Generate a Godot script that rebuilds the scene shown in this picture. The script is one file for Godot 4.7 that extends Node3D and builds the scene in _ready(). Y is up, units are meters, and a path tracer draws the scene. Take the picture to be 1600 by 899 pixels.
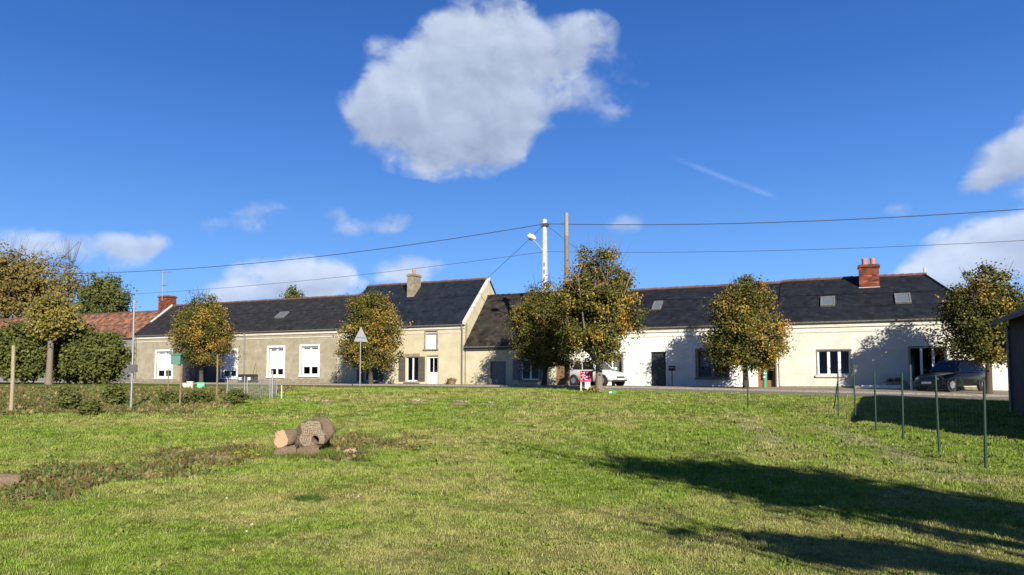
extends Node3D
# A French village row of low houses behind a lawn, autumn afternoon.
# Metres; y up; the camera looks along -z. "Z" in comments means distance ahead (-z).

var rng := RandomNumberGenerator.new()
var noise := FastNoiseLite.new()
var fine := FastNoiseLite.new()
var M := {}
var taken := {}
const TURN := -0.4229            # turn of the row of houses about y
const ROW_C := 0.9119
const ROW_S := 0.4104

# ------------------------------------------------------------------ naming helpers
func numbered(called: String) -> String:
	if not taken.has(called):
		taken[called] = 0
		return called
	taken[called] += 1
	return "%s_%03d" % [called, taken[called]]

func tag(o: Node, label: String, category := "", group := "", kind := "") -> Node:
	if label: o.set_meta("label", label)
	if category: o.set_meta("category", category)
	if group: o.set_meta("group", group)
	if kind: o.set_meta("kind", kind)
	return o

func thing(called: String, label: String, category: String, at := Vector3.ZERO, turn := 0.0, group := "") -> Node3D:
	var o := Node3D.new()
	o.name = numbered(called)
	add_child(o)
	o.position = at
	o.rotation.y = turn
	tag(o, label, category, group)
	return o

func part(called: String, mesh, m: Material, parent: Node) -> MeshInstance3D:
	var o := MeshInstance3D.new()
	o.name = called if parent != self else numbered(called)
	if mesh is SurfaceTool:
		o.mesh = mesh.commit()
	else:
		o.mesh = mesh
	o.material_override = m
	parent.add_child(o, true)
	return o

# ------------------------------------------------------------------ mesh helpers
func mb() -> SurfaceTool:
	var st := SurfaceTool.new()
	st.begin(Mesh.PRIMITIVE_TRIANGLES)
	return st

func tri(st: SurfaceTool, a: Vector3, b: Vector3, c: Vector3, ua := Vector2.ZERO, ub := Vector2.ZERO, uc := Vector2.ZERO):
	# a, b, c counter-clockwise seen from the front; emitted clockwise for Godot
	var n := (b - a).cross(c - a).normalized()
	st.set_normal(n); st.set_uv(ua); st.add_vertex(a)
	st.set_normal(n); st.set_uv(uc); st.add_vertex(c)
	st.set_normal(n); st.set_uv(ub); st.add_vertex(b)

func quad(st: SurfaceTool, a: Vector3, b: Vector3, c: Vector3, d: Vector3, s := Vector2.ONE):
	var w := a.distance_to(b) * s.x
	var h := a.distance_to(d) * s.y
	tri(st, a, b, c, Vector2(0, 0), Vector2(w, 0), Vector2(w, h))
	tri(st, a, c, d, Vector2(0, 0), Vector2(w, h), Vector2(0, h))

func box(st: SurfaceTool, x0: float, x1: float, y0: float, y1: float, z0: float, z1: float):
	var p := [Vector3(x0, y0, z0), Vector3(x1, y0, z0), Vector3(x1, y1, z0), Vector3(x0, y1, z0), Vector3(x0, y0, z1), Vector3(x1, y0, z1), Vector3(x1, y1, z1), Vector3(x0, y1, z1)]
	for q in [[4, 5, 6, 7], [1, 0, 3, 2], [0, 4, 7, 3], [5, 1, 2, 6], [7, 6, 2, 3], [0, 1, 5, 4]]:
		quad(st, p[q[0]], p[q[1]], p[q[2]], p[q[3]])

func boxm(x0: float, x1: float, y0: float, y1: float, z0: float, z1: float) -> SurfaceTool:
	var st := mb()
	box(st, x0, x1, y0, y1, z0, z1)
	return st

# a tube through points with a radius at each; closed ends
func tube(st: SurfaceTool, pts: Array, radii: Array, sides := 8):
	var rings := []
	for i in pts.size():
		var d: Vector3
		if i == 0: d = pts[1] - pts[0]
		elif i == pts.size() - 1: d = pts[i] - pts[i - 1]
		else: d = pts[i + 1] - pts[i - 1]
		d = d.normalized()
		var side := d.cross(Vector3.UP if absf(d.y) < 0.95 else Vector3.RIGHT).normalized()
		var up := side.cross(d)
		var ring := []
		for k in sides:
			var a := TAU * k / sides
			ring.append(pts[i] + (side * cos(a) + up * sin(a)) * radii[i])
		rings.append(ring)
	for i in pts.size() - 1:
		for k in sides:
			var k2 := (k + 1) % sides
			var q := [rings[i][k], rings[i][k2], rings[i + 1][k2], rings[i + 1][k]]
			var c0: Vector3 = pts[i]
			var c1: Vector3 = pts[i + 1]
			var ns := [(q[0] - c0).normalized(), (q[1] - c0).normalized(), (q[2] - c1).normalized(), (q[3] - c1).normalized()]
			var len0: float = c0.distance_to(c1)
			for j in [0, 1, 2, 0, 2, 3]:
				st.set_normal(ns[j])
				st.set_uv(Vector2(float(k + (1 if j == 1 or j == 2 else 0)) / sides, len0 * (0 if j < 2 else 1)))
				st.add_vertex(q[j])
	for e in [0, pts.size() - 1]:
		if radii[e] < 0.004: continue
		for k in sides:
			var k2 := (k + 1) % sides
			if e == 0: tri(st, pts[e], rings[e][k2], rings[e][k])
			else: tri(st, pts[e], rings[e][k], rings[e][k2])

func tubem(pts: Array, radii: Array, sides := 8) -> SurfaceTool:
	var st := mb()
	tube(st, pts, radii, sides)
	return st

# ------------------------------------------------------------------ materials
func seamless(freq: float, seed_: int, size := 256, oct := 5) -> Image:
	var n := FastNoiseLite.new()
	n.noise_type = FastNoiseLite.TYPE_SIMPLEX_SMOOTH
	n.seed = seed_
	n.frequency = freq
	n.fractal_octaves = oct
	return n.get_seamless_image(size, size)

func ramp_tex(im: Image, a: Color, b: Color, im2: Image = null, k := 0.4) -> ImageTexture:
	var w := im.get_width()
	var out := Image.create(w, w, false, Image.FORMAT_RGB8)
	for y in w:
		for x in w:
			var v := im.get_pixel(x, y).r
			if im2: v = lerpf(v, im2.get_pixel(x, y).r, k)
			out.set_pixel(x, y, a.lerp(b, clampf((v - 0.5) * 1.5 + 0.5, 0, 1)))
	return ImageTexture.create_from_image(out)

func lin(r: float, g: float, b: float) -> Color:
	return Color(r, g, b).linear_to_srgb()

func mat(c: Color, rough := 0.85, tex: Texture2D = null, scale := 1.0, metal := 0.0) -> StandardMaterial3D:
	var m := StandardMaterial3D.new()
	m.albedo_color = c
	m.roughness = rough
	m.metallic = metal
	if tex:
		m.albedo_texture = tex
		m.uv1_triplanar = true
		m.uv1_world_triplanar = true
		m.uv1_scale = Vector3.ONE * scale
	return m

func slate_tex(rows: int, cols: int, base: Color, spread: float, gap: float, seed_: int, warm := 0.0, blotty := 0.28) -> ImageTexture:
	var r := RandomNumberGenerator.new()
	r.seed = seed_
	var S := 384
	var blot := seamless(0.012, seed_ + 5, S, 5)
	var tones := []
	for i in rows * cols * 2: tones.append(Vector2(r.randfn(0, spread), r.randfn(0, warm)))
	var out := Image.create(S, S, false, Image.FORMAT_RGB8)
	for y in S:
		var row := y * rows / S
		var fy := fmod(float(y) * rows / S, 1.0)
		for x in S:
			var xx := fposmod(float(x) * cols / S + (0.5 if row % 2 else 0.0), cols)
			var t: Vector2 = tones[row * cols + int(xx)]
			var k := 1.0 + t.x + (blot.get_pixel(x, y).r - 0.5) * blotty
			if fy > 0.9 or fmod(xx, 1.0) < 0.06: k *= gap
			out.set_pixel(x, y, Color(clampf(base.r * k * (1 + t.y), 0, 1), clampf(base.g * k, 0, 1), clampf(base.b * k * (1 - t.y), 0, 1)))
	return ImageTexture.create_from_image(out)

func uvmat(tex: Texture2D, metres: float, rough := 0.7) -> StandardMaterial3D:
	var m := StandardMaterial3D.new()
	m.albedo_texture = tex
	m.roughness = rough
	m.metallic_specular = 0.3
	m.uv1_scale = Vector3(1.0 / metres, 1.0 / metres, 1)
	return m

func make_materials():
	var blot := seamless(0.012, 3, 384)
	var grit := seamless(0.09, 8, 384, 3)
	var streak := seamless(0.03, 21, 384)
	var plaster := ramp_tex(blot, Color(0.88, 0.87, 0.85), Color(1, 1, 1), grit, 0.35)
	var dirty := ramp_tex(streak, Color(0.68, 0.65, 0.6), Color(1, 1, 1), grit, 0.3)
	var beige_t := ramp_tex(streak, Color(0.80, 0.78, 0.74), Color(1, 1, 1), blot, 0.5)
	var bumpy := grit.duplicate()
	bumpy.bump_map_to_normal_map(2.0)
	var bump := ImageTexture.create_from_image(bumpy)
	for w in [["beige_wall", lin(0.345, 0.31, 0.238), beige_t], ["yellow_wall", lin(0.49, 0.445, 0.31), plaster], ["cream_wall", lin(0.49, 0.45, 0.32), plaster], ["white_wall", lin(0.72, 0.71, 0.67), plaster], ["ivory_wall", lin(0.59, 0.575, 0.51), plaster], ["barn_wall", lin(0.055, 0.058, 0.062), dirty], ["grey_wall", lin(0.25, 0.25, 0.27), dirty], ["stone_trim", lin(0.31, 0.275, 0.21), dirty]]:
		var m := mat(w[1], 0.92, w[2], 0.22)
		m.normal_enabled = true
		m.normal_texture = bump
		m.normal_scale = 0.15
		M[w[0]] = m
	M.slate_old = uvmat(slate_tex(24, 20, Color(0.169, 0.166, 0.162), 0.10, 0.72, 4, 0.03), 5.2, 0.65)
	M.slate_blue = uvmat(slate_tex(24, 20, Color(0.126, 0.146, 0.174), 0.08, 0.78, 9), 5.2, 0.5)
	M.slate_brown = uvmat(slate_tex(24, 20, Color(0.188, 0.174, 0.155), 0.13, 0.7, 14, 0.05, 0.6), 5.2, 0.75)
	M.slate_dark = uvmat(slate_tex(24, 20, Color(0.125, 0.132, 0.148), 0.1, 0.75, 19, 0.02), 5.2, 0.55)
	M.clay = uvmat(slate_tex(18, 22, Color(0.48, 0.34, 0.265), 0.14, 0.62, 29, 0.05, 0.6), 5.2, 0.9)
	M.ridge = mat(lin(0.173, 0.0865, 0.0665), 0.9, dirty, 0.7)
	M.brick = uvmat(slate_tex(40, 14, Color(0.389, 0.221, 0.173), 0.18, 1.15, 33, 0.04), 3.0, 0.9)
	M.pot = mat(lin(0.399, 0.16, 0.0798), 0.85)
	M.zinc = mat(lin(0.266, 0.266, 0.253), 0.5, dirty, 0.5, 0.2)
	M.white = mat(lin(0.665, 0.665, 0.638), 0.5)
	M.offwhite = mat(lin(0.559, 0.532, 0.465), 0.7, plaster, 0.4)
	M.pvc = mat(lin(0.732, 0.732, 0.732), 0.4)
	M.greyshut = mat(lin(0.113, 0.106, 0.0998), 0.7, dirty, 1.0)
	M.bluegrey = mat(lin(0.2, 0.206, 0.233), 0.7, dirty, 0.6)
	M.darkdoor = mat(lin(0.016, 0.02, 0.028), 0.45)
	M.charcoal = mat(lin(0.05, 0.05, 0.055), 0.6, dirty, 0.6)
	M.browndoor = mat(lin(0.146, 0.0865, 0.0466), 0.6)
	M.orangewood = mat(lin(0.226, 0.0865, 0.0372), 0.55)
	M.taupe = mat(lin(0.173, 0.153, 0.126), 0.8)
	M.curtain = mat(lin(0.559, 0.585, 0.625), 0.9)
	M.interior = mat(lin(0.10, 0.09, 0.08), 0.9)
	M.steel = mat(lin(0.266, 0.273, 0.279), 0.45, null, 1.0, 0.5)
	M.signback = mat(lin(0.253, 0.259, 0.279), 0.5)
	M.concrete = mat(lin(0.532, 0.519, 0.492), 0.85, plaster, 0.6)
	M.oldwood = mat(lin(0.266, 0.206, 0.14), 0.9, dirty, 1.3)
	M.palepost = mat(lin(0.399, 0.339, 0.239), 0.9, dirty, 1.3)
	M.wire = mat(lin(0.045, 0.047, 0.055), 0.6)
	M.galv = mat(lin(0.293, 0.299, 0.293), 0.5, null, 1.0, 0.3)
	M.fencegreen = mat(lin(0.008, 0.03, 0.02), 0.5)
	M.bollard = mat(lin(0.02, 0.27, 0.13), 0.45)
	M.boxgreen = mat(lin(0.055, 0.16, 0.12), 0.6)
	M.mint = mat(lin(0.12, 0.55, 0.28), 0.6)
	M.black = mat(lin(0.02, 0.02, 0.022), 0.6)
	M.red = mat(lin(0.50, 0.04, 0.10), 0.6)
	M.pink = mat(lin(0.62, 0.25, 0.30), 0.6)
	M.asphalt = mat(lin(0.226, 0.206, 0.173), 0.95, dirty, 0.4)
	M.pavement = mat(lin(0.293, 0.259, 0.206), 0.95, dirty, 0.5)
	M.kerb = mat(lin(0.319, 0.293, 0.253), 0.9, dirty, 0.8)
	var bark := ramp_tex(grit, Color(0.45, 0.42, 0.4), Color(1, 1, 1), streak, 0.5)
	M.bark = mat(lin(0.13, 0.10, 0.075), 0.95, bark, 1.6)
	M.barkpale = mat(lin(0.333, 0.279, 0.219), 0.95, bark, 1.6)
	M.logbark = mat(lin(0.29, 0.215, 0.145), 0.95, bark, 2.0)
	M.cutwood = mat(lin(0.665, 0.452, 0.253), 0.85, bark, 2.5)
	M.rotwood = mat(lin(0.439, 0.346, 0.233), 0.95, bark, 3.0)
	M.greywood = mat(lin(0.27, 0.205, 0.14), 0.95, bark, 2.2)
	for k in ["cutwood", "greywood"]:
		var ring := Image.create(128, 128, false, Image.FORMAT_RGB8)
		for y in 128:
			for x in 128:
				var d := Vector2(x - 60, y - 68)
				var a := d.angle()
				var q := d.length() * (1.0 + 0.06 * sin(a * 3.0 + 1.0) + 0.04 * sin(a * 5.0))
				var v := 0.86 + 0.12 * sin(q * 1.1) + (grit.get_pixel(x * 2, y * 2).r - 0.5) * (0.35 if k == "cutwood" else 1.1)
				if q > 56.0: v *= 0.6
				if k == "cutwood" and absf(wrapf(a - 0.9, -PI, PI)) < 0.05: v *= 0.6
				ring.set_pixel(x, y, Color(v, v, v))
		M[k].albedo_texture = ImageTexture.create_from_image(ring)
		M[k].uv1_triplanar = false
		M[k].uv1_world_triplanar = false
		M[k].uv1_scale = Vector3.ONE
	for k in ["bark", "barkpale", "logbark"]:
		M[k].normal_enabled = true
		M[k].normal_texture = bump
		M[k].normal_scale = 1.5
	M.soil = mat(lin(0.293, 0.219, 0.146), 1.0, bark, 2.0)
	var g := StandardMaterial3D.new()
	g.albedo_color = Color(0.03, 0.04, 0.05, 0.35)
	g.transparency = BaseMaterial3D.TRANSPARENCY_ALPHA
	g.roughness = 0.03
	g.metallic_specular = 0.25
	M.glass = g
	var cg := StandardMaterial3D.new()
	cg.albedo_color = Color(0.02, 0.03, 0.04, 0.85)
	cg.transparency = BaseMaterial3D.TRANSPARENCY_ALPHA
	cg.roughness = 0.04
	M.carglass = cg
	var cp := mat(lin(0.012, 0.022, 0.024), 0.3)
	cp.clearcoat_enabled = true
	cp.clearcoat = 0.4
	cp.clearcoat_roughness = 0.08
	cp.metallic_specular = 0.3
	M.car_dark = cp
	var cw := mat(lin(0.62, 0.62, 0.62), 0.3)
	cw.clearcoat_enabled = true
	cw.clearcoat = 0.8
	M.car_white = cw
	M.tyre = mat(lin(0.018, 0.018, 0.018), 0.9)
	M.rim = mat(lin(0.45, 0.45, 0.46), 0.35, null, 1.0, 0.7)
	M.headlight = mat(lin(0.665, 0.692, 0.732), 0.12)
	M.taillight = mat(lin(0.35, 0.02, 0.02), 0.2)
	var lf := StandardMaterial3D.new()
	lf.vertex_color_use_as_albedo = true
	lf.roughness = 0.6
	lf.backlight_enabled = true
	lf.backlight = Color(0.12, 0.11, 0.04)
	lf.metallic_specular = 0.2
	M.leaf = lf
	var gr := StandardMaterial3D.new()
	gr.vertex_color_use_as_albedo = true
	gr.roughness = 0.7
	gr.backlight_enabled = true
	gr.backlight = Color(0.16, 0.22, 0.02)
	gr.metallic_specular = 0.1
	M.grass = gr
	var ground_fine := ramp_tex(seamless(0.07, 51, 512, 4), Color(0.52, 0.52, 0.5), Color(1, 1, 1), seamless(0.2, 52, 512, 3), 0.5)
	var gm := mat(Color.WHITE, 1.0, ground_fine, 0.45)
	gm.vertex_color_use_as_albedo = true
	gm.metallic_specular = 0.1
	M.ground = gm

# ------------------------------------------------------------------ terrain
const PROFILE := [[-30.0, -0.05], [0.0, 0.0], [8.0, 0.03], [13.5, 0.16], [18.0, 0.33], [24.0, 0.58], [30.0, 0.92], [33.0, 1.08], [37.0, 1.23], [42.0, 1.25], [60.0, 1.27], [500.0, 1.3]]

func height0(x: float, Z: float) -> float:
	var g := 0.0
	for i in PROFILE.size() - 1:
		if Z <= PROFILE[i + 1][0] or i == PROFILE.size() - 2:
			var a: Array = PROFILE[i]
			var b: Array = PROFILE[i + 1]
			g = lerpf(a[1], b[1], clampf((Z - a[0]) / (b[0] - a[0]), 0, 1))
			break
	return g - 0.004 * clampf(x, -40, 40) * smoothstep(24.0, 37.0, Z)

func lawn_edge(x: float, Z: float) -> float:   # metres behind the lawn's edge (positive on the road side)
	return (Z - 45.6 + 0.45 * x) / 1.0966 + 7.6

func height(x: float, Z: float) -> float:      # lawn with its small unevenness
	var h := height0(x, Z)
	if lawn_edge(x, Z) < 0.0:
		h += (noise.get_noise_2d(x * 3.0, Z * 3.0) * 0.05 + noise.get_noise_2d(x * 14.0, Z * 14.0) * 0.03) * smoothstep(0.0, 2.0, -lawn_edge(x, Z))
	return h

func on_ground(x: float, Z: float, sunk := 0.0) -> Vector3:
	return Vector3(x, height(x, Z) - sunk, -Z)

func row(u: float, v: float) -> Vector2:       # along the row of houses / behind the facades -> (x, Z)
	return Vector2(ROW_C * u + ROW_S * v, 45.6 - ROW_S * u + ROW_C * v)

func row3(u: float, y: float, v: float) -> Vector3:
	var p := row(u, v)
	return Vector3(p.x, y, -p.y)

func seg_dist(p: Vector2, a: Vector2, b: Vector2) -> float:
	var t := clampf((p - a).dot(b - a) / (b - a).length_squared(), 0, 1)
	return p.distance_to(a + (b - a) * t)

var weed_line := [Vector2(-9.5, 9.2), Vector2(-7.2, 10.6), Vector2(-6.6, 12.2), Vector2(-5.6, 13.8), Vector2(-4.3, 14.8), Vector2(-3.3, 16.0)]

func weediness(x: float, Z: float) -> float:   # brown weedy band round the logs and the garden strip on the left
	var p := Vector2(x, Z)
	var d := 99.0
	for i in weed_line.size() - 1: d = minf(d, seg_dist(p, weed_line[i], weed_line[i + 1]))
	var w := 1.0 - smoothstep(0.45, 1.5, d + noise.get_noise_2d(x * 9.0, Z * 9.0) * 1.7 + noise.get_noise_2d(x * 30.0, Z * 30.0) * 0.8)
	var garden := smoothstep(22.0, 24.5, Z + noise.get_noise_2d(x * 5.0, Z * 5.0) * 2.0) * smoothstep(-9.5, -12.5, x + noise.get_noise_2d(Z * 5.0, x * 5.0) * 2.0) * (1.0 - smoothstep(33.0, 36.0, Z))
	return clampf(maxf(w, garden * 0.9), 0, 1)

func lawn_color(x: float, Z: float) -> Color:  # linear
	var dry := clampf(0.5 + noise.get_noise_2d(x * 2.2 + 50, Z * 2.2) * 1.1 + noise.get_noise_2d(x * 11.0, Z * 11.0 + 90) * 0.8, 0, 1)
	dry = clampf(dry * 1.15 - 0.32 + 0.25 * (1.0 - smoothstep(4.0, 8.0, Z)), 0, 1)
	var c := Color(0.168, 0.234, 0.034).lerp(Color(0.30, 0.265, 0.10), dry)
	var dark := clampf(noise.get_noise_2d(x * 20.0 - 30, Z * 20.0) * 1.6 - 0.1, 0, 1)
	c = c.lerp(Color(0.075, 0.125, 0.022), dark * 0.6)
	var w := weediness(x, Z)
	if w > 0:
		var b := Color(0.15, 0.105, 0.045).lerp(Color(0.11, 0.11, 0.035), clampf(0.5 + fine.get_noise_2d(x * 30.0, Z * 30.0), 0, 1))
		c = c.lerp(b, w * 0.95)
	var track := minf(seg_dist(Vector2(x, Z), Vector2(6.9, 11.2), Vector2(8.4, 20.0)), seg_dist(Vector2(x, Z), Vector2(5.6, 15.5), Vector2(7.2, 24.0)))
	var bare := (1.0 - smoothstep(0.1, 0.5, track + noise.get_noise_2d(x * 16.0, Z * 16.0) * 0.5))
	c = c.lerp(Color(0.30, 0.25, 0.16), bare * 0.55)
	return c

func spread_axis(lo: float, hi: float, step: float, out_lo: float, out_hi: float) -> Array:
	var a := []
	var k := lo
	while k <= hi + 0.001:
		a.append(k)
		k += step
	var s := step
	k = lo
	while k > out_lo:
		s *= 1.35
		k = maxf(k - s, out_lo)
		a.push_front(k)
	s = step
	k = a[-1]
	while k < out_hi:
		s *= 1.35
		k = minf(k + s, out_hi)
		a.append(k)
	return a

func make_ground():
	var xs := spread_axis(-22.0, 20.0, 0.2, -600.0, 600.0)
	var zs := spread_axis(3.0, 44.0, 0.2, -300.0, 900.0)
	var v := PackedVector3Array()
	var c := PackedColorArray()
	var ix := PackedInt32Array()
	for Z in zs:
		for x in xs:
			var e := lawn_edge(x, Z)
			# under the road and the houses the ground drops a little so that nothing is flush
			v.append(Vector3(x, height(x, Z) - 0.12 * smoothstep(-0.1, 0.25, e) * (1.0 - smoothstep(30.0, 40.0, e)), -Z))
			c.append(lawn_color(x, Z))
	var w := xs.size()
	for j in zs.size() - 1:
		for i in w - 1:
			var a := j * w + i
			ix.append_array(PackedInt32Array([a, a + w, a + 1, a + 1, a + w, a + w + 1]))
	var st := SurfaceTool.new()
	var arr := []
	arr.resize(Mesh.ARRAY_MAX)
	arr[Mesh.ARRAY_VERTEX] = v
	arr[Mesh.ARRAY_COLOR] = c
	arr[Mesh.ARRAY_INDEX] = ix
	var am := ArrayMesh.new()
	am.add_surface_from_arrays(Mesh.PRIMITIVE_TRIANGLES, arr)
	st.create_from(am, 0)
	st.generate_normals()
	var o := part("ground", st, M.ground, self)
	tag(o, "sunlit lawn with dry patches rising gently towards the road", "", "", "structure")

func strip(v0: float, v1: float, u0: float, u1: float, lift: float, step := 2.0) -> SurfaceTool:
	var st := mb()
	var u := u0
	while u < u1 - 0.01:
		var q := []
		for e in [[u, v0], [u + step, v0], [u + step, v1], [u, v1]]:
			var p := row(e[0], e[1])
			q.append(Vector3(p.x, height0(p.x, p.y) + lift, -p.y))
		quad(st, q[0], q[1], q[2], q[3])
		u += step
	return st

func make_road():
	tag(part("road", strip(-7.6, -5.0, -80, 60, -0.02), M.asphalt, self), "thin strip of grey road between lawn and houses", "", "", "structure")
	tag(part("pavement", strip(-4.8, 0.4, -80, 60, 0.05), M.pavement, self), "pale pavement along the foot of the houses", "", "", "structure")
	var st := mb()
	var u := -80.0
	while u < 60.0:
		var a := row(u, -5.0)
		var b := row(u + 2.0, -5.0)
		var a2 := row(u, -4.8)
		var b2 := row(u + 2.0, -4.8)
		var q := []
		for e in [a, b, a2, b2]: q.append(Vector3(e.x, height0(e.x, e.y) + 0.06, -e.y))
		quad(st, q[0], q[1], q[3], q[2])
		quad(st, q[0] - Vector3(0, 0.14, 0), q[1] - Vector3(0, 0.14, 0), q[1], q[0])
		u += 2.0
	tag(part("kerb", st, M.kerb, self), "concrete kerb between road and pavement", "", "", "structure")

# ------------------------------------------------------------------ sky
func fbm(n: FastNoiseLite, x: float, y: float) -> float:
	return n.get_noise_2d(x, y)

func make_sky() -> Sky:
	var W := 4096
	var HH := 2048
	var PW := 1024
	# clear sky: a column of colours, stretched round
	var grad := [[-90.0, Vector3(0.20, 0.21, 0.20)], [-1.0, Vector3(0.30, 0.36, 0.42)], [0.0, Vector3(0.190, 0.385, 0.690)], [5.0, Vector3(0.150, 0.335, 0.660)], [10.0, Vector3(0.100, 0.255, 0.590)], [16.0, Vector3(0.060, 0.180, 0.500)], [22.0, Vector3(0.036, 0.125, 0.400)], [30.0, Vector3(0.022, 0.086, 0.300)], [50.0, Vector3(0.015, 0.062, 0.230)], [90.0, Vector3(0.013, 0.055, 0.205)]]
	var col := Image.create(1, HH, false, Image.FORMAT_RGBF)
	var colors := []
	for r in HH:
		var el := 90.0 - 180.0 * (r + 0.5) / HH
		var c := Vector3.ZERO
		for i in grad.size() - 1:
			if el >= grad[i][0] and el <= grad[i + 1][0]:
				var t: float = (el - grad[i][0]) / (grad[i + 1][0] - grad[i][0])
				c = grad[i][1].lerp(grad[i + 1][1], t)
		c *= 0.83 * lerpf(1.2, 1.0, clampf(el / 14.0, 0, 1))
		colors.append(c)
		col.set_pixel(0, r, Color(c.x, c.y, c.z))
	col.resize(W, HH, Image.INTERPOLATE_NEAREST)
	# clouds: [azimuth, elevation, half width, half height, tilt, strength] in degrees
	var puffs := [
		[-5.0, 21.4, 6.8, 4.6, 0.2, 1.0], [-9.4, 20.4, 3.6, 3.0, 0.3, 0.9], [-3.0, 24.6, 4.6, 2.8, 0.2, 1.0], [1.6, 24.9, 4.4, 2.3, 0.1, 0.85], [-3.6, 18.0, 4.4, 2.5, 0.0, 1.0], [0.2, 21.0, 3.4, 3.0, 0.2, 0.75], [4.9, 25.0, 3.0, 1.8, 0.1, 0.55], [7.2, 22.8, 3.2, 1.5, 0.0, 0.46], [8.8, 20.6, 2.0, 1.3, 0.6, 0.42], [4.6, 21.0, 2.6, 1.5, 0.5, 0.45],
		[34.6, 13.6, 2.8, 1.7, 0.45, 0.85], [38.5, 15.2, 4.2, 2.8, 0.3, 0.9], [32.4, 12.8, 1.6, 0.7, 0.3, 0.4],
		[32.2, 7.9, 3.6, 2.2, 0.5, 1.0], [36.0, 9.0, 4.2, 2.8, 0.4, 1.0], [30.2, 6.6, 3.0, 1.2, 0.2, 0.75], [41.0, 9.0, 4.5, 2.8, 0.1, 0.9],
		[-19.0, 12.0, 2.5, 1.1, 0.25, 0.75], [-22.6, 11.0, 1.1, 0.7, 0.3, 0.5], [-11.0, 11.7, 2.5, 0.8, 0.25, 0.65], [-13.6, 12.4, 0.9, 0.5, 0.0, 0.35],
		[-29.6, 8.8, 3.4, 1.1, 0.1, 0.75], [-27.4, 9.4, 2.2, 0.8, 0.1, 0.65], [-33.4, 8.9, 2.6, 1.1, 0.2, 0.6],
		[-17.2, 7.4, 4.4, 1.6, 0.3, 0.9], [-15.0, 7.2, 3.0, 1.2, 0.0, 0.75], [-20.0, 6.2, 3.0, 1.0, 0.2, 0.6],
		[-8.0, 8.6, 2.6, 1.0, 0.2, 0.95], [8.8, 11.9, 1.5, 0.9, 0.1, 0.45], [28.0, 11.8, 0.9, 0.6, 0.3, 0.32], [-12.0, 5.0, 3.5, 0.8, 0.0, 0.3]]
	var n1 := FastNoiseLite.new()
	n1.noise_type = FastNoiseLite.TYPE_SIMPLEX_SMOOTH
	n1.seed = 77
	n1.frequency = 0.14
	n1.fractal_octaves = 6
	n1.fractal_gain = 0.5
	n1.domain_warp_enabled = true
	n1.domain_warp_amplitude = 2.2
	n1.domain_warp_frequency = 0.22
	var r0 := int((90.0 - 44.0) / 180.0 * HH)
	var r1 := int(90.0 / 180.0 * HH)
	var patch := Image.create(PW, r1 - r0, false, Image.FORMAT_RGBF)
	for r in range(r0, r1):
		var el := 90.0 - 180.0 * (r + 0.5) / HH
		var sky: Vector3 = colors[r]
		var near := []
		for p in puffs:
			if absf(el - p[1]) < p[3] * 1.9 + absf(p[4]) * p[2] * 1.2: near.append(p)
		for q in PW:
			var az := (q + 0.5) / PW * 90.0 - 45.0
			var c := sky
			var cov := 0.0
			var low := 0.0
			var strength := 0.0
			for p in near:
				var dx: float = az - p[0]
				if absf(dx) > p[2] * 1.7: continue
				var dy: float = el - p[1] - dx * p[4] * 0.55
				var rr: float = (dx / p[2]) * (dx / p[2]) + (dy / p[3]) * (dy / p[3])
				var k := 1.0 - rr * 0.56
				if k > 0.0:
					cov += k * p[5] * (1.0 - cov * 0.35)
					strength = maxf(strength, p[5])
					low += k * dy / p[3]
			if cov > 0.02:
				var nz := n1.get_noise_2d(az * 1.05, el * 1.55)
				var d := cov * 1.08 + nz * 0.9 + 0.04
				var a := smoothstep(0.2, 1.05, d) * clampf(0.35 + strength * 0.75, 0, 1)
				if a > 0.001:
					var nz2 := n1.get_noise_2d((az + 0.55) * 1.05, (el + 0.65) * 1.55)
					var lit := clampf(0.66 + (nz - nz2) * 0.42 + clampf(low, -1, 1) * 0.24 - (d - 0.9) * 0.10, 0.2, 1.0)
					var white := Vector3(0.14, 0.18, 0.265).lerp(Vector3(0.34, 0.39, 0.485), lit)
					if el < 13.0: white *= lerpf(1.22, 1.0, clampf((el - 7.0) / 6.0, 0, 1))
					c = sky.lerp(white, a * 0.95)
			# old vapour trail
			var ta := (az - 12.6) / (19.6 - 12.6)
			if ta > -0.1 and ta < 1.1:
				var te := lerpf(16.6, 13.4, ta)
				var tw := absf(el - te)
				if tw < 0.5:
					c += Vector3(0.06, 0.06, 0.045) * (1.0 - smoothstep(0.03, 0.28, tw)) * smoothstep(-0.1, 0.3, ta) * (1.0 - smoothstep(0.95, 1.1, ta)) * (0.6 + 0.5 * n1.get_noise_2d(az * 3.0, 7.0))
			patch.set_pixel(q, r - r0, Color(c.x, c.y, c.z))
	var flip := patch.duplicate()
	flip.flip_x()
	var area := Rect2i(0, 0, PW, r1 - r0)
	col.blit_rect(patch, area, Vector2i(1536, r0))
	col.blit_rect(flip, area, Vector2i(512, r0))
	col.blit_rect(flip, area, Vector2i(2560, r0))
	col.blit_rect(patch, Rect2i(0, 0, 512, r1 - r0), Vector2i(3584, r0))
	col.blit_rect(patch, Rect2i(512, 0, 512, r1 - r0), Vector2i(0, r0))
	var pm := PanoramaSkyMaterial.new()
	pm.panorama = ImageTexture.create_from_image(col)
	var s := Sky.new()
	s.sky_material = pm
	return s

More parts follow.
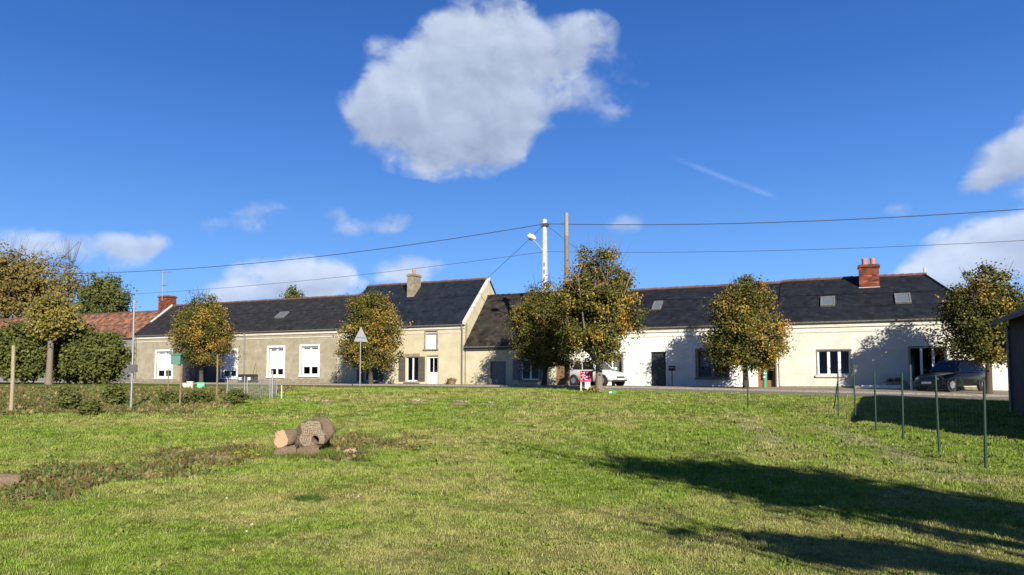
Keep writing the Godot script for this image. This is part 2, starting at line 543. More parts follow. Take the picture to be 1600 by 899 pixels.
# ------------------------------------------------------------------ houses
# facade with openings; local x along the facade, z 0 at its face, house behind at negative z
func facade(st: SurfaceTool, w: float, y0: float, y1: float, thick: float, holes: Array):
	var xs := [0.0, w]
	var ys := [y0, y1]
	for h in holes:
		for k in [h[0], h[1]]: if not xs.has(k): xs.append(k)
		for k in [h[2], h[3]]: if not ys.has(k): ys.append(k)
	xs.sort()
	ys.sort()
	for i in xs.size() - 1:
		for j in ys.size() - 1:
			var cx: float = (xs[i] + xs[i + 1]) / 2
			var cy: float = (ys[j] + ys[j + 1]) / 2
			var open := false
			for h in holes:
				if cx > h[0] and cx < h[1] and cy > h[2] and cy < h[3]: open = true
			if open: continue
			quad(st, Vector3(xs[i], ys[j], 0), Vector3(xs[i + 1], ys[j], 0), Vector3(xs[i + 1], ys[j + 1], 0), Vector3(xs[i], ys[j + 1], 0))
			quad(st, Vector3(xs[i + 1], ys[j], -thick), Vector3(xs[i], ys[j], -thick), Vector3(xs[i], ys[j + 1], -thick), Vector3(xs[i + 1], ys[j + 1], -thick))
	for h in holes:
		var a := Vector3(h[0], h[2], 0)
		var b := Vector3(h[1], h[2], 0)
		var c := Vector3(h[1], h[3], 0)
		var d := Vector3(h[0], h[3], 0)
		var t := Vector3(0, 0, -thick)
		quad(st, a, a + t, b + t, b)
		quad(st, b, b + t, c + t, c)
		quad(st, c, c + t, d + t, d)
		quad(st, d, d + t, a + t, a)

func prism_x(st: SurfaceTool, outline: Array, x0: float, x1: float):
	# outline: points (z, y), convex, counter-clockwise seen from +x with z to the left
	var n := outline.size()
	for i in range(1, n - 1):
		tri(st, Vector3(x1, outline[0].y, outline[0].x), Vector3(x1, outline[i].y, outline[i].x), Vector3(x1, outline[i + 1].y, outline[i + 1].x))
		tri(st, Vector3(x0, outline[0].y, outline[0].x), Vector3(x0, outline[i + 1].y, outline[i + 1].x), Vector3(x0, outline[i].y, outline[i].x))
	for i in n:
		var p: Vector2 = outline[i]
		var q: Vector2 = outline[(i + 1) % n]
		quad(st, Vector3(x1, p.y, p.x), Vector3(x0, p.y, p.x), Vector3(x0, q.y, q.x), Vector3(x1, q.y, q.x))

func house(called: String, label: String, u0: float, u1: float, v: float, base: float, eave: float, ridge: float, half: float, wall: Material, roofm: Material, holes: Array, hip := 0.0, trim := "cornice", ridgem: Material = null) -> Node3D:
	var r := thing(called, label, "house", row3(u0, base, v), TURN)
	var w := u1 - u0
	var e := eave - base
	var t := ridge - base
	var hl := []
	for h in holes: hl.append([h[0] - u0, h[1] - u0, h[2] - base, h[3] - base])
	var st := mb()
	facade(st, w, -0.4, e, 0.32, hl)
	var back := -2.0 * half
	box(st, 0.0, w, -0.4, e, back, back + 0.3)
	var top := t - 0.06
	var gl := [Vector2(-0.32, -0.4), Vector2(-0.32, e + 0.32 * (t - e) / half - 0.06), Vector2(-half, top), Vector2(back + 0.3, e + 0.3 * (t - e) / half - 0.06), Vector2(back + 0.3, -0.4)]
	prism_x(st, gl, 0.0, 0.3)
	if hip <= 0.0:
		prism_x(st, gl, w - 0.3, w)
	else:
		box(st, w - 0.3, w, -0.4, e, back + 0.3, -0.32)
	part("wall", st, wall, r)
	part("room_floor", boxm(0.3, w - 0.3, -0.05, 0.02, back + 0.3, -0.32), M.interior, r)
	part("room_ceiling", boxm(0.3, w - 0.3, e - 0.35, e - 0.3, back + 0.3, -0.32), M.interior, r)
	# roof slabs
	var rs := mb()
	var slope := (t - e) / half
	var oh := 0.1
	var th := 0.13
	var ef := Vector3(0, e - oh * slope + 0.1, oh)
	var eb := Vector3(0, e - oh * slope + 0.1, back - oh)
	var rd := Vector3(0, t + 0.1, -half)
	var gx0 := -0.06
	var gx1 := w + 0.06
	var X0 := Vector3(gx0, 0, 0)
	var X1 := Vector3(gx1, 0, 0)
	var X1r := Vector3(gx1 - hip, 0, 0)
	var dn := Vector3(0, -th, 0)
	quad(rs, ef + X0, ef + X1, rd + X1r, rd + X0)
	quad(rs, eb + X1, eb + X0, rd + X0, rd + X1r)
	quad(rs, ef + X1 + dn, ef + X0 + dn, rd + X0 + dn, rd + X1r + dn)
	quad(rs, eb + X0 + dn, eb + X1 + dn, rd + X1r + dn, rd + X0 + dn)
	quad(rs, ef + X0 + dn, ef + X1 + dn, ef + X1, ef + X0)
	quad(rs, eb + X1 + dn, eb + X0 + dn, eb + X0, eb + X1)
	quad(rs, rd + X0 + dn, ef + X0 + dn, ef + X0, rd + X0)
	quad(rs, eb + X0 + dn, rd + X0 + dn, rd + X0, eb + X0)
	if hip > 0.0:
		tri(rs, ef + X1, eb + X1, rd + X1r, Vector2(0, 0), Vector2(2 * half, 0), Vector2(half, half))
		quad(rs, ef + X1 + dn, eb + X1 + dn, eb + X1, ef + X1)
	else:
		quad(rs, ef + X1 + dn, rd + X1 + dn, rd + X1, ef + X1)
		quad(rs, rd + X1 + dn, eb + X1 + dn, eb + X1, rd + X1)
	part("roof", rs, roofm, r)
	# ridge tiles, overlapping half rounds, a little uneven
	var rg := mb()
	var x := gx0
	while x < gx1 - hip - 0.05:
		var l := minf(0.42, gx1 - hip - x)
		var dy := rng.randf_range(-0.012, 0.012)
		tube(rg, [rd + Vector3(x, 0.0 + dy, 0), rd + Vector3(x + l + 0.02, 0.012 + dy, 0)], [0.08, 0.095], 8)
		x += 0.42
	if hip > 0.0:
		var hg := mb()
		tube(hg, [rd + X1r + Vector3(-0.1, 0.01, 0), ef + X1 + Vector3(0, 0.01, 0)], [0.06, 0.06], 8)
		tube(hg, [rd + X1r + Vector3(-0.1, 0.01, 0), eb + X1 + Vector3(0, 0.01, 0)], [0.06, 0.06], 8)
		part("hip_ridge", hg, roofm, r)
	part("ridge", rg, ridgem if ridgem else M.ridge, r)
	# gutter and cornice
	var gy := ef.y - 0.10
	tube_gutter(r, gx0, gx1, gy, oh + 0.07)
	if trim == "cornice":
		part("cornice", boxm(0.0, w, e - 0.36, e - 0.14, 0.002, 0.07), M.offwhite, r)
		part("string_course", boxm(0.0, w, e - 0.62, e - 0.55, 0.002, 0.03), M.offwhite, r)
	elif trim == "fascia":
		part("fascia", boxm(-0.05, w, e - 0.34, e - 0.16, 0.002, 0.09), M.charcoal, r)
	return r

func tube_gutter(r: Node, x0: float, x1: float, y: float, z: float):
	var st := mb()
	var prev := []
	for k in 9:
		var a := PI + PI * k / 8.0
		prev.append(Vector2(z + cos(a) * 0.085, y + sin(a) * 0.085))
	for k in 8:
		var p: Vector2 = prev[k]
		var q: Vector2 = prev[k + 1]
		quad(st, Vector3(x0, p.y, p.x), Vector3(x0, q.y, q.x), Vector3(x1, q.y, q.x), Vector3(x1, p.y, p.x))
		var c := Vector2(z, y)
		var p2 := c + (p - c) * 0.9
		var q2 := c + (q - c) * 0.9
		quad(st, Vector3(x1, p2.y, p2.x), Vector3(x1, q2.y, q2.x), Vector3(x0, q2.y, q2.x), Vector3(x0, p2.y, p2.x))
	part("gutter", st, M.zinc, r)

func downpipe(r: Node3D, x: float, top: float):
	part("downpipe", tubem([Vector3(x, -0.1, 0.09), Vector3(x, top - 0.45, 0.09), Vector3(x, top - 0.12, 0.17)], [0.05, 0.05, 0.05], 8), M.zinc, r)

# coordinates of windows are in row units (u) and absolute heights, turned to the house's own
func loc(r: Node3D, u0: float, h: Array) -> Array:
	return [h[0] - u0, h[1] - u0, h[2] - r.position.y, h[3] - r.position.y]

func frame_bars(x0: float, x1: float, y0: float, y1: float, z: float, bar: float, mullions: Array, transoms := []) -> SurfaceTool:
	var st := mb()
	box(st, x0, x0 + bar, y0, y1, z - 0.06, z)
	box(st, x1 - bar, x1, y0, y1, z - 0.06, z)
	box(st, x0 + bar, x1 - bar, y0, y0 + bar, z - 0.06, z)
	box(st, x0 + bar, x1 - bar, y1 - bar, y1, z - 0.06, z)
	for m in mullions:
		var mx := lerpf(x0, x1, m[0])
		box(st, mx - m[1] / 2, mx + m[1] / 2, y0 + bar, y1 - bar, z - 0.055, z + 0.004)
	for m in transoms:
		var my := lerpf(y0, y1, m[0])
		box(st, x0 + bar, x1 - bar, my - m[1] / 2, my + m[1] / 2, z - 0.05, z - 0.004)
	return st

func window(r: Node3D, u0: float, h: Array, o := {}) -> Node3D:
	var b := loc(r, u0, h)
	var x0: float = b[0]
	var x1: float = b[1]
	var y0: float = b[2]
	var y1: float = b[3]
	var z := -0.14
	var mull: Array = o.get("mullions", [[0.5, 0.1]])
	var bar: float = o.get("bar", 0.07)
	var f := part("window", frame_bars(x0, x1, y0, y1, z, bar, mull, o.get("transoms", [])), o.get("frame", M.pvc), r)
	var edges := [x0 + bar]
	for m in mull:
		edges.append(lerpf(x0, x1, m[0]) - m[1] / 2)
		edges.append(lerpf(x0, x1, m[0]) + m[1] / 2)
	edges.append(x1 - bar)
	for i in edges.size() / 2:
		part("pane", boxm(edges[2 * i], edges[2 * i + 1], y0 + bar, y1 - bar, z - 0.04, z - 0.025), M.glass, f)
		if o.has("curtain"):
			var cv: float = o.curtain
			var cs := mb()
			var n := 10
			for k in n:
				var xa := lerpf(edges[2 * i], edges[2 * i + 1], float(k) / n)
				var xb := lerpf(edges[2 * i], edges[2 * i + 1], float(k + 1) / n)
				var za := z - 0.13 + (0.02 if k % 2 else -0.02)
				var zb := z - 0.13 + (-0.02 if k % 2 else 0.02)
				quad(cs, Vector3(xa, lerpf(y1, y0, cv), za), Vector3(xb, lerpf(y1, y0, cv), zb), Vector3(xb, y1 - bar, zb), Vector3(xa, y1 - bar, za))
			part("curtain", cs, M.curtain, f)
	if o.has("roller"):
		# white roller shutter let down over the upper part, made of slats
		var rs := mb()
		var yb := lerpf(y1, y0, o.roller)
		var n := int((y1 - 0.16 - yb) / 0.075)
		for k in n:
			var ya := yb + k * 0.075
			box(rs, x0 + 0.02, x1 - 0.02, ya, ya + 0.07, z + 0.02, z + 0.035)
		part("roller_shutter", rs, M.pvc, f)
		part("shutter_rail", boxm(x0 + 0.02, x1 - 0.02, yb - 0.05, yb - 0.002, z + 0.015, z + 0.042), M.pvc, f)
	if o.has("surround"):
		var s: float = o.surround
		var ss := mb()
		box(ss, x0 - s, x0, y0 - s, y1 + s, 0.002, 0.03)
		box(ss, x1, x1 + s, y0 - s, y1 + s, 0.002, 0.03)
		box(ss, x0, x1, y1, y1 + s, 0.002, 0.03)
		box(ss, x0, x1, y0 - s, y0, 0.002, 0.03)
		part("surround", ss, o.get("surround_mat", M.pvc), f)
	if o.has("sill"):
		part("sill", boxm(x0 - 0.12, x1 + 0.12, y0 - 0.1, y0 - 0.002, -0.13, 0.1), o.sill, f)
	if o.has("lintel"):
		part("lintel", boxm(x0 - 0.1, x1 + 0.1, y1 + 0.002, y1 + 0.2, 0.002, 0.02), o.lintel, f)
	if o.has("shutters"):
		var sw: float = o.get("shutter_width", (x1 - x0) / 2)
		for s in [[x0 - sw - 0.03, x0 - 0.03], [x1 + 0.03, x1 + sw + 0.03]]:
			var sh := mb()
			var n := 6
			for k in n:
				var pa: float = lerpf(s[0], s[1], float(k) / n)
				var pb: float = lerpf(s[0], s[1], float(k + 1) / n) - 0.008
				box(sh, pa, pb, y0, y1, 0.03, 0.06)
			for yy in [0.15, 0.5, 0.85]:
				var ym := lerpf(y0, y1, yy)
				box(sh, s[0] + 0.01, s[1] - 0.02, ym - 0.05, ym + 0.05, 0.061, 0.082)
			part("shutter", sh, o.shutters, f)
	return f

func door(r: Node3D, u0: float, h: Array, m: Material, o := {}) -> Node3D:
	var b := loc(r, u0, h)
	var x0: float = b[0]
	var x1: float = b[1]
	var y0: float = b[2]
	var y1: float = b[3]
	var z := -0.16
	var st := mb()
	var glassy: float = o.get("glass", 0.0)
	var gy := lerpf(y1, y0, glassy)
	if glassy > 0.0:
		box(st, x0 + 0.05, x1 - 0.05, y0 + 0.02, gy, z - 0.05, z)
		box(st, x0 + 0.05, x0 + 0.15, gy, y1 - 0.05, z - 0.05, z)
		box(st, x1 - 0.15, x1 - 0.05, gy, y1 - 0.05, z - 0.05, z)
		box(st, x0 + 0.15, x1 - 0.15, y1 - 0.15, y1 - 0.05, z - 0.05, z)
		var xm := (x0 + x1) / 2
		box(st, xm - 0.02, xm + 0.02, gy, y1 - 0.15, z - 0.045, z - 0.005)
	else:
		box(st, x0 + 0.05, x1 - 0.05, y0 + 0.02, y1 - 0.05, z - 0.05, z)
		var pw := x1 - x0 - 0.1
		for px in ([0.28, 0.72] if pw < 1.3 else [0.14, 0.38, 0.62, 0.86]):
			for py in [0.22, 0.68]:
				var cx: float = x0 + 0.05 + pw * px
				var hw := pw * (0.16 if pw < 1.3 else 0.085)
				box(st, cx - hw, cx + hw, lerpf(y0, y1, py) - 0.28, lerpf(y0, y1, py) + 0.32, z, z + 0.015)
	var d := part("door", st, m, r)
	if glassy > 0.0:
		part("pane", boxm(x0 + 0.15, x1 - 0.15, gy, y1 - 0.15, z - 0.035, z - 0.02), M.glass, d)
	var fs := mb()
	box(fs, x0, x0 + 0.05, y0, y1, z - 0.07, z + 0.02)
	box(fs, x1 - 0.05, x1, y0, y1, z - 0.07, z + 0.02)
	box(fs, x0 + 0.05, x1 - 0.05, y1 - 0.05, y1, z - 0.07, z + 0.02)
	part("door_frame", fs, o.get("frame", m), d)
	part("handle", tubem([Vector3(x1 - 0.12, (y0 + y1) / 2 - 0.05, z + 0.04), Vector3(x1 - 0.24, (y0 + y1) / 2 - 0.05, z + 0.04)], [0.012, 0.012], 6), M.steel, d)
	part("threshold", boxm(x0, x1, y0 - 0.1, y0 + 0.015, -0.3, 0.06), M.stone_trim, d)
	return d

func chimney(r: Node3D, x0: float, x1: float, z0: float, z1: float, y0: float, y1: float, m: Material, pots: int, flashing: Material = null):
	var c := part("chimney", boxm(x0, x1, y0, y1, z0, z1), m, r)
	part("chimney_cap", boxm(x0 - 0.06, x1 + 0.06, y1 - 0.16, y1 - 0.05, z0 - 0.06, z1 + 0.06), m, c)
	for k in pots:
		var px := lerpf(x0, x1, (k + 0.7) / (pots + 0.4))
		part("chimney_pot", tubem([Vector3(px, y1 - 0.02, (z0 + z1) / 2), Vector3(px, y1 + 0.2, (z0 + z1) / 2), Vector3(px, y1 + 0.36, (z0 + z1) / 2)], [0.14, 0.12, 0.14], 12), M.pot, c)
	if flashing:
		part("flashing", boxm(x0 - 0.03, x1 + 0.03, y0, y0 + 0.32, z0, z1 + 0.03), flashing, c)

# skylight lying on the front slope; centre given in local x and height
func skylight(r: Node3D, x0: float, x1: float, ya: float, yb: float, e: float, t: float, half: float, glassm: Material = null):
	var slope := (t - e) / half
	var pa := Vector3(0, ya + 0.1, -(ya - e) / slope)
	var pb := Vector3(0, yb + 0.1, -(yb - e) / slope)
	var n := Vector3(0, 1, slope).normalized()
	var X0 := Vector3(x0, 0, 0)
	var X1 := Vector3(x1, 0, 0)
	var st := mb()
	var up := (pb - pa).normalized()
	var b := 0.07
	# frame of four bars standing 10 cm proud of the slates
	for q in [[pa + X0, pa + X1, b, 0], [pb - up * b + X0, pb - up * b + X1, b, 0], [pa + up * b + X0, pa + up * b + X0 + Vector3(b, 0, 0), (pb - pa).length() - 2 * b, 1], [pa + up * b + X1 - Vector3(b, 0, 0), pa + up * b + X1, (pb - pa).length() - 2 * b, 1]]:
		var a: Vector3 = q[0]
		var c: Vector3 = q[1]
		var l: Vector3 = up * q[2]
		var hgt := n * 0.1
		quad(st, a + hgt, c + hgt, c + l + hgt, a + l + hgt)
		quad(st, a, c, c + hgt, a + hgt)
		quad(st, c, c + l, c + l + hgt, c + hgt)
		quad(st, a + l, a, a + hgt, a + l + hgt)
		quad(st, c + l, a + l, a + l + hgt, c + l + hgt)
	var f := part("skylight", st, M.zinc, r)
	var g := mb()
	var i0 := pa + up * b + X0 + Vector3(b, 0, 0) + n * 0.07
	var i1 := pa + up * b + X1 - Vector3(b, 0, 0) + n * 0.07
	var l2 := up * ((pb - pa).length() - 2 * b)
	quad(g, i0, i1, i1 + l2, i0 + l2)
	var gm := StandardMaterial3D.new()
	gm.albedo_color = lin(0.10, 0.12, 0.14)
	gm.roughness = 0.05
	part("pane", g, glassm if glassm else gm, f)

func make_houses():
	# left: long beige house with roller shutters
	var u0 := -33.4
	var L := [[-30.9, -29.2, 1.75, 3.83], [-28.2, -26.25, 1.33, 3.4], [-25.95, -24.35, 1.33, 3.4], [-23.95, -22.5, 1.75, 3.78], [-19.45, -18.05, 1.85, 3.93], [-16.45, -14.95, 1.9, 3.97]]
	var r := house("beige_house", "long beige house with white roller shutters and an aged slate roof", u0, -13.3, 0.0, 1.3, 5.2, 7.78, 3.5, M.beige_wall, M.slate_old, L)
	for i in [0, 3, 4, 5]:
		window(r, u0, L[i], {"roller": [0.70, 0.72, 0.72, 0.68][[0, 3, 4, 5].find(i)], "surround": 0.13, "sill": M.pvc, "mullions": [[0.5, 0.14]], "bar": 0.12})
	for i in [1, 2]: door(r, u0, L[i], M.charcoal)
	downpipe(r, -21.67 - u0, 3.9)
	downpipe(r, 0.25, 3.9)
	part("plinth", boxm(0.0, 5.0, -0.2, 0.35, 0.002, 0.04), M.stone_trim, r)
	part("plinth", boxm(9.2, 20.1, -0.2, 0.35, 0.002, 0.04), M.stone_trim, r)
	chimney(r, -1.15, 0.0, -3.95, -3.1, 4.2, 7.45, M.brick, 0)
	part("verge_coping", tubem([Vector3(0.05, 6.62, -3.5), Vector3(0.05, 5.0, -1.4)], [0.1, 0.1], 6), M.offwhite, r)
	skylight(r, -20.0 - u0, -19.2 - u0, 4.75, 5.25, 3.9, 6.48, 3.5)
	# tall yellow house
	u0 = -13.3
	var Y := [[-11.05, -10.0, 1.5, 3.12], [-7.7, -6.75, 1.5, 3.12], [-6.12, -5.25, 1.3, 3.18], [-6.22, -5.36, 3.62, 4.78]]
	r = house("yellow_house", "tall pale yellow house with grey wooden shutters and blue slate roof", u0, -3.3, 0.0, 1.28, 5.24, 8.42, 3.5, M.yellow_wall, M.slate_blue, Y)
	window(r, u0, Y[0], {"shutters": M.greyshut, "shutter_width": 0.5, "sill": M.stone_trim, "lintel": M.stone_trim, "mullions": [[0.5, 0.1]]})
	window(r, u0, Y[1], {"shutters": M.greyshut, "shutter_width": 0.5, "sill": M.stone_trim, "lintel": M.stone_trim, "mullions": [[0.5, 0.1]]})
	door(r, u0, Y[2], M.pvc, {"glass": 0.58})
	window(r, u0, Y[3], {"roller": 0.98, "sill": M.stone_trim, "surround": 0.08, "surround_mat": M.stone_trim, "mullions": []})
	chimney(r, 4.2, 4.75, -3.2, -2.25, 5.2, 7.75, M.stone_trim, 1, M.zinc)
	# pale coping up the right gable
	var cp := mb()
	var sl := (8.42 - 5.24) / 3.5
	for s in [[0.32, -3.5]]:
		var a := Vector3(10.0, 3.96 - 0.12 * sl, 0.12)
		var b := Vector3(10.0, 7.14, -3.5)
		for q in [Vector3(0, 0.13, 0)]:
			quad(cp, a + Vector3(-0.13, 0.2, 0), a + Vector3(0.09, 0.2, 0), b + Vector3(0.09, 0.2, 0), b + Vector3(-0.13, 0.2, 0))
			quad(cp, a + Vector3(0.09, -0.02, 0), b + Vector3(0.09, -0.02, 0), b + Vector3(0.09, 0.2, 0), a + Vector3(0.09, 0.2, 0))
			quad(cp, a + Vector3(-0.13, -0.02, 0), a + Vector3(0.09, -0.02, 0), a + Vector3(0.09, 0.2, 0), a + Vector3(-0.13, 0.2, 0))
			quad(cp, b + Vector3(-0.13, 0.05, 0), a + Vector3(-0.13, 0.05, 0), a + Vector3(-0.13, 0.2, 0), b + Vector3(-0.13, 0.2, 0))
	part("gable_coping", cp, M.offwhite, r)
	downpipe(r, 9.85, 3.96)
	# low house with the brown roof
	u0 = -3.25
	var S := [[-1.5, -0.42, 1.28, 2.75], [0.6, 1.8, 1.6, 2.85], [2.88, 3.52, 1.28, 2.75]]
	r = house("low_house", "low cream house with a steep brown mossy roof and a blue grey door", u0, 3.75, 0.0, 1.26, 3.8, 7.2, 3.3, M.cream_wall, M.slate_brown, S, 0.0, "fascia", M.slate_brown)
	door(r, u0, S[0], M.bluegrey)
	window(r, u0, S[1], {"shutters": M.bluegrey, "shutter_width": 0.5, "sill": M.stone_trim, "mullions": [[0.5, 0.1]]})
	door(r, u0, S[2], M.browndoor)
	# white house in the middle
	u0 = 3.75
	var W := [[5.8, 7.0, 1.85, 3.0], [8.7, 9.55, 1.2, 3.2], [11.3, 12.95, 1.72, 3.25], [14.5, 15.4, 1.2, 3.12]]
	r = house("white_house", "white house with a dark front door and a wide grey window", u0, 15.55, 0.0, 1.2, 4.66, 7.12, 3.5, M.white_wall, M.slate_dark, W)
	window(r, u0, W[0], {"curtain": 0.98, "surround": 0.1, "surround_mat": M.taupe, "sill": M.taupe, "mullions": [[0.5, 0.1]]})
	door(r, u0, W[1], M.darkdoor)
	window(r, u0, W[2], {"frame": M.taupe, "curtain": 0.6, "surround": 0.09, "surround_mat": M.taupe, "sill": M.taupe, "mullions": [[0.5, 0.14]], "bar": 0.06})
	door(r, u0, W[3], M.orangewood, {"glass": 0.8, "frame": M.orangewood})
	skylight(r, 8.45 - u0, 8.98 - u0, 4.4, 4.95, 3.46, 5.92, 3.5)
	downpipe(r, 15.45 - u0, 3.46)
	# ivory house on the right
	u0 = 15.6
	var R := [[17.5, 19.05, 1.85, 3.15], [21.75, 23.3, 1.5, 3.22]]
	r = house("ivory_house", "ivory house with a large brick chimney and two roof windows", u0, 25.0, 0.0, 1.16, 4.7, 7.2, 3.5, M.ivory_wall, M.slate_dark, R, 2.15)
	window(r, u0, R[0], {"sill": M.offwhite, "surround": 0.05, "surround_mat": M.taupe, "mullions": [[0.34, 0.13], [0.67, 0.13]]})
	window(r, u0, R[1], {"sill": M.offwhite, "surround": 0.06, "surround_mat": M.taupe, "bar": 0.035, "mullions": [[0.33, 0.11], [0.66, 0.11]]})
	chimney(r, 19.62 - u0, 20.6 - u0, -3.3, -2.55, 5.15, 6.72, M.brick, 2, M.offwhite)
	for q in [[17.68, 18.4], [21.25, 21.98]]:
		skylight(r, q[0] - u0, q[1] - u0, 4.25, 4.8, 3.54, 6.04, 3.5)
	part("finial", tubem([Vector3(7.25, 6.1, -3.5), Vector3(7.25, 6.5, -3.5)], [0.07, 0.05], 8), M.offwhite, r)
	part("base_strip", boxm(0.0, 9.4, -0.2, 0.12, 0.002, 0.03), M.stone_trim, r)
	# garden wall beyond
	var gw := thing("garden_wall", "plain white garden wall continuing right of the ivory house", "wall", row3(25.06, 1.1, -0.1), TURN)
	part("masonry", boxm(0, 8.0, -0.3, 1.5, -0.25, 0), M.white_wall, gw)
	part("coping", boxm(-0.04, 8.04, 1.5, 1.58, -0.29, 0.05), M.offwhite, gw)
	# farther left: building with an orange tiled roof
	var o := house("tiled_house", "grey walled building with an orange clay tile roof beside beige house", -60.0, -34.7, 1.0, 1.35, 5.15, 7.6, 4.2, M.grey_wall, M.clay, [[-37.6, -35.2, 1.4, 4.1]], 0.0, "none")
	door(o, -60.0, [-37.6, -35.2, 1.4, 4.1], M.bluegrey)

func make_antenna():
	var a := thing("tv_antenna", "thin television aerial above the brick chimney of the beige house", "antenna", row3(-34.0, 8.7, 3.5), TURN)
	part("mast", tubem([Vector3(0, -0.4, 0.5), Vector3(0, 2.2, 0.5)], [0.03, 0.022], 6), M.galv, a)
	for q in [[2.0, 1.3], [0.9, 0.6]]:
		part("boom", tubem([Vector3(-q[1] * 0.25, q[0], 0.5), Vector3(q[1] * 0.75, q[0], 0.5)], [0.015, 0.015], 5), M.galv, a)
		for k in 5:
			var x: float = lerpf(-q[1] * 0.25, q[1] * 0.75, k / 4.0)
			part("rod", tubem([Vector3(x, q[0], 0.2), Vector3(x, q[0], 0.8)], [0.01, 0.01], 5), M.galv, a)

func make_barn():
	# dark shed at the right edge; its long wall runs away from the camera
	var dir := Vector2(0.40, 0.9165)                    # (x, Z) along the wall, away from the camera
	var far := Vector2(16.25, 24.0)
	var len_ := 10.6
	var near := far - dir * len_
	var b := thing("shed", "dark shed with a low slate roof at the right edge of the lawn", "shed", Vector3(far.x, 0.45, -far.y), atan2(dir.x, dir.y) * -1.0)
	# local: x to the right of the wall, z towards the camera along the wall
	var w := 5.0
	var e := 3.25
	var t := 4.5
	var st := mb()
	box(st, 0, 0.2, -0.6, e, 0, len_)
	box(st, w - 0.2, w, -0.6, e, 0, len_)
	for z in [[0.0, 0.2], [len_ - 0.2, len_]]:
		box(st, 0.2, w - 0.2, -0.6, e, z[0], z[1])
		var g := [Vector3(0, e, z[1]), Vector3(w, e, z[1]), Vector3(w / 2, t, z[1])]
		tri(st, g[0], g[1], g[2])
		var g2 := [Vector3(0, e, z[0]), Vector3(w, e, z[0]), Vector3(w / 2, t, z[0])]
		tri(st, g2[1], g2[0], g2[2])
	part("wall", st, M.barn_wall, b)
	var rs := mb()
	var slope := (t - e) / (w / 2)
	for s in [-1, 1]:
		var ex := -0.45 if s < 0 else w + 0.45
		var a := Vector3(ex, e - 0.45 * slope + 0.06, -0.35)
		var c := Vector3(w / 2, t + 0.06, -0.35)
		var l := Vector3(0, 0, len_ + 0.7)
		var d := Vector3(0, -0.12, 0)
		if s < 0:
			quad(rs, a + l, c + l, c, a)
			quad(rs, a + d, c + d, c + l + d, a + l + d)
			quad(rs, a + d, a + l + d, a + l, a)
			quad(rs, a + l + d, c + l + d, c + l, a + l)
			quad(rs, c + d, a + d, a, c)
		else:
			quad(rs, c + l, a + l, a, c)
			quad(rs, c + d, a + d, a + l + d, c + l + d)
			quad(rs, a + l + d, a + d, a, a + l)
			quad(rs, c + l + d, a + l + d, a + l, c + l)
			quad(rs, a + d, c + d, c, a)
	part("roof", rs, M.slate_dark, b)
	part("downpipe", tubem([Vector3(-0.06, -0.2, 0.12), Vector3(-0.06, e - 0.3, 0.12)], [0.045, 0.045], 8), M.zinc, b)

# ------------------------------------------------------------------ vegetation
func leaf_tri(v: PackedVector3Array, nn: PackedVector3Array, cc: PackedColorArray, p: Vector3, size: float, col: Color, out: Vector3, r: RandomNumberGenerator):
	var n := (Vector3(r.randfn(), r.randfn() + 0.3, r.randfn()).normalized() * 0.9 + out * 0.6).normalized()
	var a := n.cross(Vector3(r.randfn(), r.randfn(), r.randfn())).normalized()
	var b := n.cross(a)
	var l := a * size * 0.5
	var w := b * size * 0.42
	var fold := n * size * 0.12
	var q := [p - l, p + w - fold, p + l * 1.15, p - w - fold]
	for t in [[0, 2, 1], [0, 3, 2]]:
		var fn: Vector3 = (q[t[2]] - q[t[0]]).cross(q[t[1]] - q[t[0]]).normalized()
		for k in t:
			v.append(q[k])
			nn.append(fn)
			cc.append(col)

# crown of leaf clumps inside an egg; palette(pos in unit egg, rng) -> linear colour
func crown_mesh(seed_: int, rad: Vector3, clumps: int, per: int, size: float, palette: Callable, clump_r := 0.34, low := -1.0, ragged := 0.25) -> ArrayMesh:
	var r := RandomNumberGenerator.new()
	r.seed = seed_
	var v := PackedVector3Array()
	var nn := PackedVector3Array()
	var cc := PackedColorArray()
	for k in clumps:
		var d := Vector3(r.randfn(), r.randfn(), r.randfn()).normalized()
		d.y = maxf(d.y, low)
		var q: float = pow(r.randf(), 0.38)
		q *= 1.0 - ragged * 0.5 + ragged * noise.get_noise_3d(d.x * 30 + seed_ * 7, d.y * 30, d.z * 30)
		# egg: narrower towards the top
		var egg := 1.0 - 0.26 * maxf(d.y, 0.0) * q
		var c := Vector3(d.x * egg, d.y, d.z * egg) * q
		var cr := clump_r * r.randf_range(0.65, 1.3)
		var tone := r.randf_range(0.75, 1.2)
		for i in int(per * r.randf_range(0.6, 1.4)):
			var o := Vector3(r.randfn(), r.randfn() * 0.8, r.randfn()) * cr * 0.62
			var p := c * rad + o
			var col: Color = palette.call(Vector3(p.x / rad.x, p.y / rad.y, p.z / rad.z), r)
			col = Color(col.r * tone, col.g * tone, col.b * tone)
			leaf_tri(v, nn, cc, p, size * r.randf_range(0.7, 1.3), col, d, r)
	var arr := []
	arr.resize(Mesh.ARRAY_MAX)
	arr[Mesh.ARRAY_VERTEX] = v
	arr[Mesh.ARRAY_NORMAL] = nn
	arr[Mesh.ARRAY_COLOR] = cc
	var am := ArrayMesh.new()
	am.add_surface_from_arrays(Mesh.PRIMITIVE_TRIANGLES, arr)
	return am

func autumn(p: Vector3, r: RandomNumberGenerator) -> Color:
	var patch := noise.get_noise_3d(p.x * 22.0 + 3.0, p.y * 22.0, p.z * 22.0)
	var turn := 0.26 + patch * 0.8 + p.x * 0.22 + r.randfn(0, 0.24)  # random patches, with more orange leaves towards one side of the crown
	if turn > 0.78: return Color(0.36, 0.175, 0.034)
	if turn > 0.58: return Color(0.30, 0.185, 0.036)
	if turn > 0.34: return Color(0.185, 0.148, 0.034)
	return Color(0.075, 0.078, 0.021)

